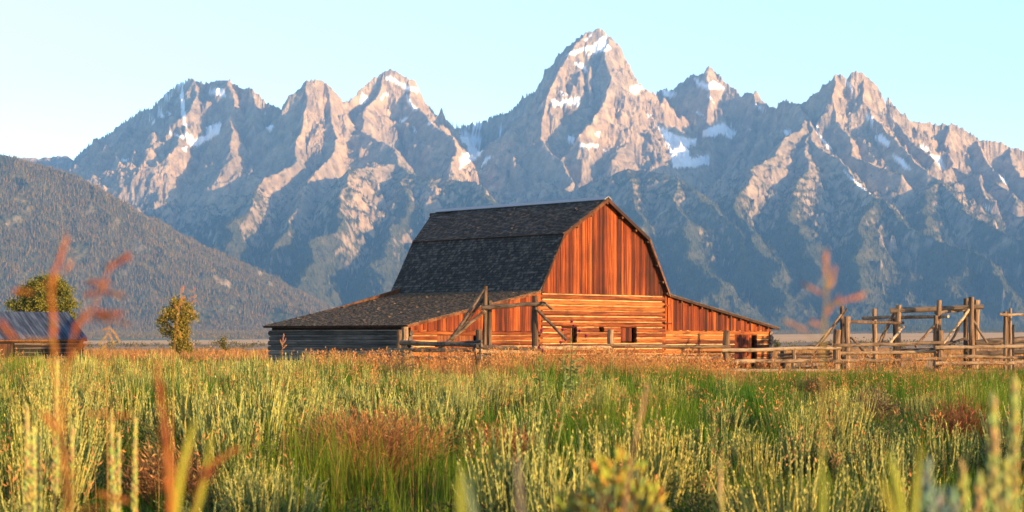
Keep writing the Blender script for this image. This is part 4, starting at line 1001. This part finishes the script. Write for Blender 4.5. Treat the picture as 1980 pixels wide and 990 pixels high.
# ---- single shrubs of their own look
def twig_shrub(name, x, y, R_, H_, n, col, label, leaf=0, lcol=None, seed=1):
    rs = np.random.RandomState(seed); S = Soup(); a = rs.rand(n) * 6.28; r = R_ * np.sqrt(rs.rand(n))
    b0 = np.stack([np.cos(a) * r * .25, np.sin(a) * r * .25, 0 * a], -1); b1 = np.stack([np.cos(a) * r, np.sin(a) * r, H_ * rs.uniform(.55, 1, n) * (1 - .3 * (r / R_) ** 2)], -1)
    md = (b0 + b1) / 2 + rs.normal(size=(n, 3)) * .04; 
    S.add(ribbon(np.stack([b0, md, b1], 1), rs.uniform(.006, .013, n), rs), np.repeat(np.array(col) * rs.uniform(.6, 1.4, (n, 1)), 2, 0))
    for _ in range(3):
        t = rs.uniform(.4, 1, n)[:, None]; p = md + (b1 - md) * t; d = unit(unit(b1 - md) + rs.normal(size=(n, 3)) * .5)
        S.add(leaf_quads(p, d, rs, rs.uniform(.08, .2, n), .010), np.array(col) * rs.uniform(.7, 1.5, (n, 1)))
    o = link(name, S.mesh('twigs', M_SEED)); o.location = (x, y, float(gz(x, y)) - .03); tag(o, label, 'shrub')
    if leaf:
        L = Soup(); k = rs.randint(0, n, leaf); t = rs.uniform(.3, 1.05, (leaf, 1)); p = md[k] + (b1[k] - md[k]) * t + rs.normal(size=(leaf, 3)) * .035
        L.add(leaf_quads(p, unit(unit(b1[k] - md[k]) + rs.normal(size=(leaf, 3)) * .6), rs, rs.uniform(.025, .06, leaf), .014), np.array(lcol) * rs.uniform(.6, 1.4, (leaf, 1)))
        link('leaves', L.mesh('leaves', M_LEAF), o)
    return o
twig_shrub('dry_shrub', at(715, 19.5), 19.5, .95, .92, 900, (.21, .095, .035), 'spreading reddish-brown dry shrub of bare twigs, left of centre in the foreground', 500, (.20, .13, .05), 3)
twig_shrub('dry_shrub', at(960, 21), 21, .5, .62, 300, (.19, .09, .035), 'brown dry shrub with a few yellow leaves, near the centre of the field', 700, (.20, .16, .06), 4)
twig_shrub('dark_shrub', at(1575, 40), 40, .55, .85, 300, (.08, .045, .025), 'dark brown shrub just in front of the pole fence', 1100, (.07, .065, .025), 5)
twig_shrub('dark_shrub', at(775, 47), 47, .7, .9, 300, (.08, .05, .03), 'dark leafy shrub in front of the posts by the left lean-to', 1800, (.09, .10, .035), 6)
twig_shrub('leafy_shrub', at(1690, 29), 29, .42, .85, 200, (.10, .05, .03), 'rounded yellow-green shrub standing alone right of centre below the fence', 1700, (.19, .19, .075), 7)
twig_shrub('dry_shrub', at(1860, 25), 25, .5, .8, 260, (.16, .05, .025), 'reddish dry shrub in the grass near the right edge', 500, (.15, .10, .04), 8)
twig_shrub('dry_shrub', at(330, 17), 17, .5, .7, 260, (.17, .075, .03), 'rust coloured shrub low in the left foreground', 500, (.24, .16, .05), 9)

# ---- thistle with magenta heads
def thistle(x, y, heads, label):
    rs = np.random.RandomState(2); o = empty('thistle', (x, y, float(gz(x, y)))); tag(o, label, 'thistle')
    S = Soup(); L = Soup()
    for i, (px, py, d) in enumerate(heads):
        w = np.array(px2w(px, py, d)) - np.array(o.location)
        p = np.array([[(0, 0, 0), w * .5 + np.array([0, 0, .12]), w]])
        for q in range(2): S.add(ribbon(p, np.array([.026]), rs), (.10, .14, .05))
        m = 30; t = rs.uniform(.05, .72, m)[:, None]; c = np.where(t < .5, p[:, 1] * t * 2, p[:, 1] + (p[:, 2] - p[:, 1]) * (t * 2 - 1))
        dd = unit(rs.normal(size=(m, 3)) * np.array([1, 1, .5]) + np.array([0, 0, .35])); L.add(leaf_quads(c, dd, rs, rs.uniform(.06, .13, m), .035), np.array([.12, .17, .05]) * rs.uniform(.7, 1.3, (m, 1)))
    link('stems', S.mesh('stems', M_LEAF), o); link('leaves', L.mesh('leaves', M_LEAF), o)
    for i, (px, py, d) in enumerate(heads):
        w = np.array(px2w(px, py, d)) - np.array(o.location); H = Soup(); m = 60; dd = unit(rs.normal(size=(m, 3)) + np.array([0, 0, .9])); c = np.tile(w, (m, 1))
        H.add(leaf_quads(c, dd, rs, .034, .013), np.array([.30, .02, .13]) * rs.uniform(.7, 1.3, (m, 1)))
        dd = unit(rs.normal(size=(30, 3)) - np.array([0, 0, .8])); H.add(leaf_quads(np.tile(w, (30, 1)), dd, rs, .03, .016), (.07, .09, .04))
        link('flower_head', H.mesh('flower_head', M_SEED), o)
thistle(at(1098, 30), 30, [(1105, 622, 30), (1109, 631, 30.1), (1088, 638, 29.9), (1133, 650, 30.2), (1084, 662, 29.9), (1120, 640, 30.2)], 'tall branching thistle with magenta flower heads in front of the central log wall')
thistle(at(1045, 31), 31, [(1047, 639, 31), (1042, 672, 31), (1049, 678, 31.1)], 'smaller thistle with three magenta heads beside the right post of the corral fence')

# ------------------------------------------------------------------ trees
def tree(name, x, y, trunk_h, lobes, n, leaf, cols, label, seed, cat='tree', trunk_r=.16):
    rs = np.random.RandomState(seed); z0 = float(gz(x, y)); o = empty(name, (x, y, z0)); tag(o, label, cat)
    mb = MB(); random.seed(seed)
    top = np.mean([l[:3] for l in lobes], 0)
    mb.tube([(0, 0, -.2), (top[0] * .2, top[1] * .2, trunk_h * .5), (top[0] * .5, top[1] * .5, trunk_h)], [trunk_r, trunk_r * .8, trunk_r * .6], 8, (.5, .5, .5), 0, .1)
    for lx, ly, lz, lr, lh in lobes:
        mb.tube([(top[0] * .35, top[1] * .35, trunk_h * .7), ((top[0] * .5 + lx) / 2, (top[1] * .5 + ly) / 2, (trunk_h + lz) / 2), (lx, ly, lz + lh * .3)], [trunk_r * .45, trunk_r * .3, trunk_r * .1], 6, (.5, .5, .5), 0, .1)
    mb.build('trunk', M_DARKW, o)
    S = Soup(); lobes_a = np.array(lobes); wgt = lobes_a[:, 3] ** 2 * lobes_a[:, 4]; wgt = wgt / wgt.sum()
    # leaf clumps on the surface and inside each lobe
    nc_ = n // 28; k = rs.choice(len(lobes), nc_, p=wgt); c = unit(rs.normal(size=(nc_, 3))) * (rs.rand(nc_, 1) ** .38); c = lobes_a[k, :3] + c * np.stack([lobes_a[k, 3], lobes_a[k, 3], lobes_a[k, 4]], -1)
    cc = np.repeat(c, 28, 0) + rs.normal(size=(nc_ * 28, 3)) * leaf * 1.15
    d = unit(rs.normal(size=(len(cc), 3)) + np.array([0, 0, .25]))
    col = np.array(cols[0]) + (np.array(cols[1]) - np.array(cols[0])) * np.repeat(rs.rand(nc_, 1), 28, 0); col = col * rs.uniform(.7, 1.3, (len(cc), 1))
    S.add(leaf_quads(cc, d, rs, leaf * rs.uniform(.7, 1.4, len(cc)), leaf * .75), col)
    link('crown', S.mesh('crown', M_LEAF), o)
    return o
D = 160.0
# broad round tree behind the shed
tree('round_tree', at(83, D), D, 2.6, [(-.4, 0, 6.2, 1.0, .75), (.75, .2, 6.5, 1.0, .75), (1.75, .3, 5.6, .95, .7), (-1.45, .3, 5.5, .95, .65), (2.45, -.3, 4.5, .75, .6), (-2.3, -.4, 4.4, .8, .6), (.2, -.7, 4.9, 1.1, .8), (1.2, -.5, 4.2, .95, .7), (-1.1, -.3, 4.1, 1.0, .7), (-2.0, .2, 3.2, .9, .6), (2.2, .3, 3.2, .9, .65), (.2, .4, 3.0, 1.4, .8)], 15000, .19, ((.06, .08, .012), (.17, .155, .022)), 'round dense yellow-green tree behind the metal-roofed shed', 31)
D = 150.0
tree('loose_tree', at(342, D), D, 2.0, [(.05, 0, 4.5, .55, .5), (.75, .1, 4.1, .55, .45), (-.55, 0, 3.7, .6, .5), (.5, -.2, 3.1, .7, .55), (-1.1, 0, 2.9, .5, .4), (-.95, .2, 2.2, .5, .45), (.2, .2, 2.0, .8, .7), (.25, 0, 1.1, .65, .8), (.6, .2, .6, .8, .45), (1.4, 0, 3.4, .45, .35)], 8000, .17, ((.085, .095, .016), (.24, .18, .028)), 'loose golden-green tree standing alone between the shed and the barn', 32)
tree('small_bush', at(434, 170), 170, .5, [(0, 0, 1.1, .35, .4), (.15, 0, .6, .3, .4)], 500, .14, ((.05, .065, .015), (.12, .10, .03)), 'very small dark bush between the loose tree and the barn', 33, 'bush', .05)
for px, d, hh, lab in ((1483, 240, 1.4, 'small dark bush in the flat field beside the right end of the barn'), (1500, 250, 1.0, 'lowest dark bush right of the barn end, in the flat field')):
    tree('field_bush', at(px, d), d, .4, [(0, 0, hh * .5, hh * .55, hh * .5)], 420, .18, ((.04, .055, .02), (.10, .09, .04)), lab, int(px), 'bush', .05)
# scrub belt across the flat valley, beyond counting
rs = np.random.RandomState(41); Q = Soup()
n = 900; yy = rs.uniform(190, 420, n); uu = rs.uniform(-.33, .33, n); xx = uu * yy; hh = rs.uniform(.15, .75, n) * (yy / 300)
m = 26; c = np.repeat(np.stack([xx, yy, gz(xx, yy)], -1), m, 0) + np.abs(rs.normal(size=(n * m, 3))) * np.array([0, 0, .45]) * np.repeat(hh, m)[:, None] + rs.normal(size=(n * m, 3)) * np.array([.8, .5, 0]) * np.repeat(hh, m)[:, None]
Q.add(leaf_quads(c, unit(rs.normal(size=(n * m, 3)) + np.array([0, 0, .8])), rs, np.repeat(hh, m) * .5, np.repeat(hh, m) * .3), np.array([.085, .075, .04]) * np.repeat(rs.uniform(.5, 1.5, (n, 1)), m, 0))
tag(link('scrub', Q.mesh('scrub', M_LEAF)), 'low brown scrub dotted over the flat valley', None, None, 'stuff')
# treeline on the moraine at the foot of the range

# ------------------------------------------------------------------ plants close to the lens
def spindle(mb, a, b, r, tint, n=7):
    a = Vector(a); b = Vector(b); mb.tube([a, a.lerp(b, .18), a.lerp(b, .45), a.lerp(b, .75), b], [r * .15, r * .75, r, r * .65, r * .08], n, tint, 0, .08)
def near_plant(name, label, cat, d, stem, heads, scol, hcol, blades=(), stem_r=.0016, leaf_col=(.12, .17, .03), head_name='seed_head'):
    """stem: photo points from the top down; heads: ((px,py),(px,py), half width in px, depth offset)"""
    sx_ = [at(p[0], d) for p in stem]; x0 = sx_[-1]; o = empty(name, (x0, d, float(gz(x0, d)))); tag(o, label, cat); org = Vector(o.location)
    W = lambda px, py, dd=0: Vector(px2w(px, py, d + dd)) - org
    mb = MB(); pts = [W(*p) for p in stem][::-1]; pts = [Vector((pts[0].x * 1.0, 0, 0))] + pts
    mb.tube(pts, [stem_r * 1.5] + [stem_r * (1.4 - .7 * i / len(pts)) for i in range(len(pts) - 1)], 6, scol)
    mb.build('stem', M_TINT, o, True)
    for h in heads:
        hb = MB(); (a, b, w, dd) = h[:4]; c = h[4] if len(h) > 4 else hcol
        A = W(*a, dd); B = W(*b, dd); rr = w / F * d; L = (B - A).length
        # a floret is a bundle of overlapping scales
        for k in range(5):
            t0 = k * .17; off = Vector((random.uniform(-.35, .35), random.uniform(-.4, .4), random.uniform(-.3, .3))) * rr
            spindle(hb, A.lerp(B, t0) + off * .6, A.lerp(B, min(1.0, t0 + .42)) + off, rr * random.uniform(.6, .85), [x * random.uniform(.8, 1.2) for x in c])
        # stalklet to the nearest stem point
        hb.tube([min(pts, key=lambda p: (p - A).length).lerp(A, .0), A], stem_r * .6, 5, scol)
        hb.build(head_name, M_TINT, o, True)
    for bl in blades:
        (a, mid, b, w) = bl[:4]; c = bl[4] if len(bl) > 4 else leaf_col
        P = [W(*p) for p in (a, mid, b)]; q = MB(); rr = w / F * d; K = 9; vs_ = []
        for i in range(K):
            t = i / (K - 1); p = P[0] * (1 - t) ** 2 + P[1] * 2 * t * (1 - t) + P[2] * t * t; ww = rr * (1 - t ** 2.2) + rr * .04
            vs_ += [p + Vector((-ww, 0, 0)), p + Vector((0, -ww * .3, 0)), p + Vector((ww, 0, 0))]
        q.add(vs_, [[3 * i + j, 3 * i + j + 1, 3 * i + j + 4, 3 * i + j + 3] for i in range(K - 1) for j in (0, 1)], c)
        q.build('blade', M_TINT, o, True)
    return o
M_TINT = leaf_mat('near_leaf', .3)
ORG = (.27, .095, .022); RUS = (.20, .062, .022); GLD = (.36, .20, .05); PINK = (.36, .17, .09)
near_plant('grass_stalk', 'tall blurred orange grass stalk with a thick seed head in front of the shed', 'grass stalk', 2.7,
  [(98, 540), (103, 600), (104, 660), (108, 760), (118, 860), (130, 980)],
  [((103, 640), (96, 535), 9, 0), ((104, 690), (102, 610), 8, 0), ((106, 525), (131, 455), 7, .03), ((96, 575), (106, 520), 8, -.02), ((66, 566), (25, 562), 6, .0), ((30, 655), (-5, 622), 10, -.05, RUS), ((128, 525), (140, 500), 5, .1, PINK)], GLD, ORG)
near_plant('grass_stalk', 'blurred rusty grass stalk with drooping florets fanned right of the thick orange one', 'grass stalk', 2.8,
  [(215, 512), (198, 550), (186, 585), (160, 620), (138, 660), (125, 740), (122, 860), (128, 980)],
  [((205, 520), (255, 492), 8, 0, RUS), ((215, 548), (165, 545), 6, .02, RUS), ((205, 560), (160, 572), 6, .0, RUS), ((195, 562), (242, 574), 5, .03, (.16, .06, .03)), ((172, 605), (240, 610), 8, 0, RUS), ((165, 618), (140, 628), 6, 0), ((190, 612), (215, 622), 5, .02, (.2, .07, .03)), ((142, 640), (168, 596), 5, 0), ((205, 620), (255, 628), 4, .05, (.18, .09, .06)), ((128, 700), (168, 655), 7, 0, ORG)], ORG, RUS)
near_plant('grass_stalk', 'thick blurred red-orange stalk rising through the left foreground', 'grass stalk', 2.3,
  [(308, 730), (314, 790), (322, 860), (330, 990), (334, 1100)],
  [((322, 860), (306, 735), 10, 0, RUS), ((326, 930), (312, 790), 13, .02, ORG), ((330, 1000), (322, 880), 13, 0, ORG), ((310, 790), (300, 700), 6, .03, RUS)], ORG, ORG)
near_plant('grass_stalk', 'blurred reddish stalk low in the left corner of the foreground', 'grass stalk', 2.4,
  [(84, 800), (110, 830), (132, 870), (138, 990), (140, 1100)],
  [((112, 838), (82, 795), 7, 0, ORG), ((134, 900), (118, 840), 7, 0, RUS), ((138, 985), (130, 900), 10, .0, ORG), ((250, 970), (185, 955), 8, .2, ORG), ((160, 800), (255, 805), 5, .3, RUS)], RUS, ORG)
near_plant('grass_stalk', 'blurred stalk bending right with an orange tip and a yellow-green leaf, left foreground', 'grass stalk', 2.6,
  [(462, 865), (430, 885), (398, 905), (380, 960), (372, 1100)],
  [((405, 900), (465, 862), 7, 0, ORG), ((385, 940), (410, 900), 6, 0, RUS)], RUS, ORG,
  [((335, 1010), (350, 900), (375, 810), 8, (.30, .30, .03)), ((370, 1010), (400, 930), (412, 820), 7, (.26, .27, .03)), ((330, 990), (352, 930), (386, 790), 5, (.26, .25, .04))])
near_plant('grass_stalk', 'pale blurred panicle of pinkish grass standing before the mountains on the right', 'grass stalk', 3.0,
  [(1597, 480), (1600, 540), (1596, 600), (1592, 680), (1590, 780), (1590, 990), (1590, 1100)],
  [((1597, 540), (1596, 482), 5, 0, PINK), ((1604, 560), (1616, 512), 5, .02, PINK), ((1590, 570), (1548, 545), 4, .05, PINK), ((1618, 585), (1676, 566), 4.5, 0, PINK), ((1560, 640), (1512, 618), 4, .08, PINK), ((1596, 610), (1625, 570), 4, .02, PINK), ((1588, 630), (1562, 622), 5, 0, PINK), ((1640, 580), (1672, 570), 5, 0, PINK)], (.28, .20, .05), PINK)
near_plant('tall_grass', 'broad blurred yellow-green blades at the bottom right of the foreground', 'grass', 2.6,
  [(1735, 930), (1738, 990), (1740, 1100)], [], (.2, .22, .03), ORG,
  [((1745, 1015), (1738, 930), (1716, 870), 8, (.24, .27, .03)), ((1768, 1015), (1772, 940), (1784, 850), 7, (.22, .24, .03)), ((1728, 1010), (1722, 960), (1700, 915), 6, (.26, .24, .03)), ((1590, 1010), (1594, 940), (1588, 860), 5, (.20, .24, .03))])
near_plant('dry_stalk', 'single blurred brown dry stem right of the centre foreground', 'dry stalk', 3.2,
  [(1252, 740), (1238, 800), (1225, 860), (1215, 920), (1205, 1000), (1200, 1100)], [((1222, 880), (1250, 760), 4.5, 0, (.24, .14, .07))], (.22, .14, .08), ORG, stem_r=.003)
near_plant('dry_stalk', 'short thick grey blurred stem at the bottom centre', 'dry stalk', 2.2,
  [(1000, 885), (1003, 940), (1006, 1000), (1008, 1100)], [((1004, 990), (1000, 880), 6, 0, (.13, .11, .10))], (.13, .11, .10), ORG, stem_r=.0035)
near_plant('tall_grass', 'blurred green blade beside the grey stem at the bottom centre', 'grass', 2.4,
  [(898, 960), (897, 990), (897, 1100)], [], (.2, .22, .03), ORG, [((895, 1010), (888, 960), (891, 895), 8, (.24, .26, .04)), ((918, 1010), (910, 970), (898, 905), 7, (.13, .18, .10))])
near_plant('sage_stalk', 'single pale blurred sage stalk right of the yellow bush at the bottom', 'sage stalk', 4.0,
  [(1392, 885), (1393, 930), (1394, 990), (1396, 1100)], [((1394, 1000), (1391, 882), 6, 0, (.27, .24, .10))], (.2, .2, .09), ORG)

def near_sage(name, label, d, stalks, col, bush=None):
    x0 = at(stalks[0][0], d); o = empty(name, (x0, d, float(gz(x0, d)))); tag(o, label, 'sagebrush'); org = Vector(o.location)
    for px, yt, yb, w, dd in stalks:
        A = Vector(px2w(px + random.uniform(-6, 6), yb, d + dd)) - org; B = Vector(px2w(px, yt, d + dd)) - org; rr = w / F * d; mb = MB()
        G = Vector((A.x * .6, A.y * .6, 0)); mb.tube([G, A, B], [rr * .3, rr * .25, rr * .08], 5, (.10, .08, .05))
        L = (B - A).length; k = int(L / .0055)
        for i in range(k):
            t = i / k; p = A.lerp(B, t); a = i * 2.4; env = rr * (1.15 - .75 * t)
            q = p + Vector((math.cos(a), math.sin(a), 0)) * env * .25; e = p + Vector((math.cos(a) * env, math.sin(a) * env, .020 + .012 * random.random()))
            spindle(mb, q, e, rr * .36, [c * random.uniform(.75, 1.25) for c in col], 5)
        mb.build('flower_stalk', M_TINT, o, True)
    return o
near_sage('sagebrush', 'large blurred sagebrush stalks leaning into the bottom right corner', 3.4,
  [(1920, 775, 1010, 15, 0), (1962, 742, 1010, 14, .1), (1860, 905, 1020, 13, .1), (1892, 930, 1030, 14, -.1), (1945, 900, 1030, 13, -.15), (1990, 800, 1020, 14, .1)], (.32, .33, .11))
near_sage('sagebrush', 'blurred blue-green sagebrush tips at the bottom edge near the right corner', 3.1,
  [(1792, 905, 1020, 17, 0), (1815, 960, 1030, 15, .1), (1840, 960, 1030, 15, -.1)], (.15, .23, .16))
near_sage('sagebrush', 'pale blurred sagebrush stalks clustered at the lower left edge', 6.5,
  [(52, 790, 1010, 8, 0), (75, 850, 1010, 8, .2), (140, 830, 1010, 7, .1), (215, 800, 1000, 7, -.2), (262, 815, 1000, 7, .1), (110, 700, 960, 8, .3), (65, 835, 1010, 9, -.2), (230, 845, 1000, 8, .2)], (.36, .35, .11))
# blurred rabbitbrush at the bottom, right of the centre
rabbit_k = [0]
def rabbitbrush():
    rs = np.random.RandomState(77); d = 4.3; x0 = at(1180, d); z0 = float(gz(x0, d)); o = empty('rabbitbrush', (x0, d, z0)); tag(o, 'blurred round bush of yellow and blue-green tips at the bottom edge, right of centre', 'bush')
    mb = MB(); top = 1.7 - 300 / F * d - z0
    for i in range(22):
        a = rs.rand() * 6.28; r = .13 * math.sqrt(rs.rand()); mb.tube([(0, 0, 0), (math.cos(a) * r * .4, math.sin(a) * r * .4, top * .6), (math.cos(a) * r, math.sin(a) * r, top)], [.006, .005, .003], 5, (.10, .07, .04))
    mb.build('stems', M_TINT, o)
    LOB = np.array([(0, 0, -.01), (-.085, .03, -.075), (.075, -.02, -.05), (.02, .05, .025), (-.03, -.04, -.12), (.085, .03, -.10)])
    for nm, n, col, rr in tuple(('flower_cluster', 48, (.34, .31, .045), .062) for _ in range(6)) + (('leaves', 300, (.15, .20, .09), .075), ('dry_tips', 26, (.36, .13, .03), .07)):
        m2 = MB(); cl = LOB[rabbit_k[0] % 6]; rabbit_k[0] += 1
        for i in range(n):
            v = rs.normal(size=3); v /= np.linalg.norm(v); v[2] = abs(v[2]) * 1.0 - .25; rad = rr * rs.rand() ** .35
            lb = cl if nm == 'flower_cluster' else LOB[rs.randint(len(LOB))]
            p = lb + np.array([v[0] * rad * 1.05, v[1] * rad, top + v[2] * rad * 1.0 + (.01 if nm != 'leaves' else -.03)]); e = p + np.array([v[0], v[1], v[2] + .9]) * rs.uniform(.012, .028)
            spindle(m2, p, e, rs.uniform(.0035, .006), [c * rs.uniform(.7, 1.3) for c in col], 5)
        m2.build(nm, M_TINT, o, True)
rabbitbrush()

# golden oat-like heads, sharper, further off
near_plant('grass_stalk', 'golden drooping grass head rising beside the shed', 'grass stalk', 9.0,
  [(212, 632), (205, 650), (203, 690), (206, 760), (208, 900)], [((214, 636), (226, 650), 2.2, 0, GLD), ((208, 634), (196, 640), 2, 0, GLD), ((218, 640), (232, 662), 2.2, .03, GLD), ((210, 645), (222, 668), 2, 0, GLD), ((204, 650), (190, 668), 2, 0, GLD), ((202, 668), (190, 686), 2, .02, GLD)], GLD, GLD, stem_r=.0016)
near_plant('grass_stalk', 'two thin golden grass heads rising in front of the loose tree', 'grass stalk', 9.0,
  [(351, 552), (349, 580), (342, 620), (336, 690), (335, 850)], [((351, 568), (356, 552), 1.6, 0, PINK), ((349, 580), (358, 572), 1.6, 0, PINK), ((348, 590), (356, 583), 1.6, 0, PINK), ((372, 566), (378, 556), 1.6, 0, PINK), ((370, 576), (380, 570), 1.6, 0, PINK), ((368, 586), (382, 580), 1.6, 0, PINK), ((347, 602), (336, 590), 1.6, 0, PINK), ((360, 600), (378, 606), 1.8, 0, GLD), ((345, 640), (352, 655), 2, 0, GLD)], GLD, GLD, stem_r=.0014)
near_plant('grass_stalk', 'short pink-brown grass head standing against the shaded log wall', 'grass stalk', 16.0,
  [(549, 645), (546, 665), (547, 700), (548, 800)], [((547, 660), (549, 644), 1.5, 0, PINK), ((546, 668), (553, 654), 1.4, 0, PINK), ((546, 668), (541, 656), 1.4, 0, PINK), ((547, 674), (554, 666), 1.4, 0, PINK)], (.25, .16, .08), PINK, stem_r=.002)
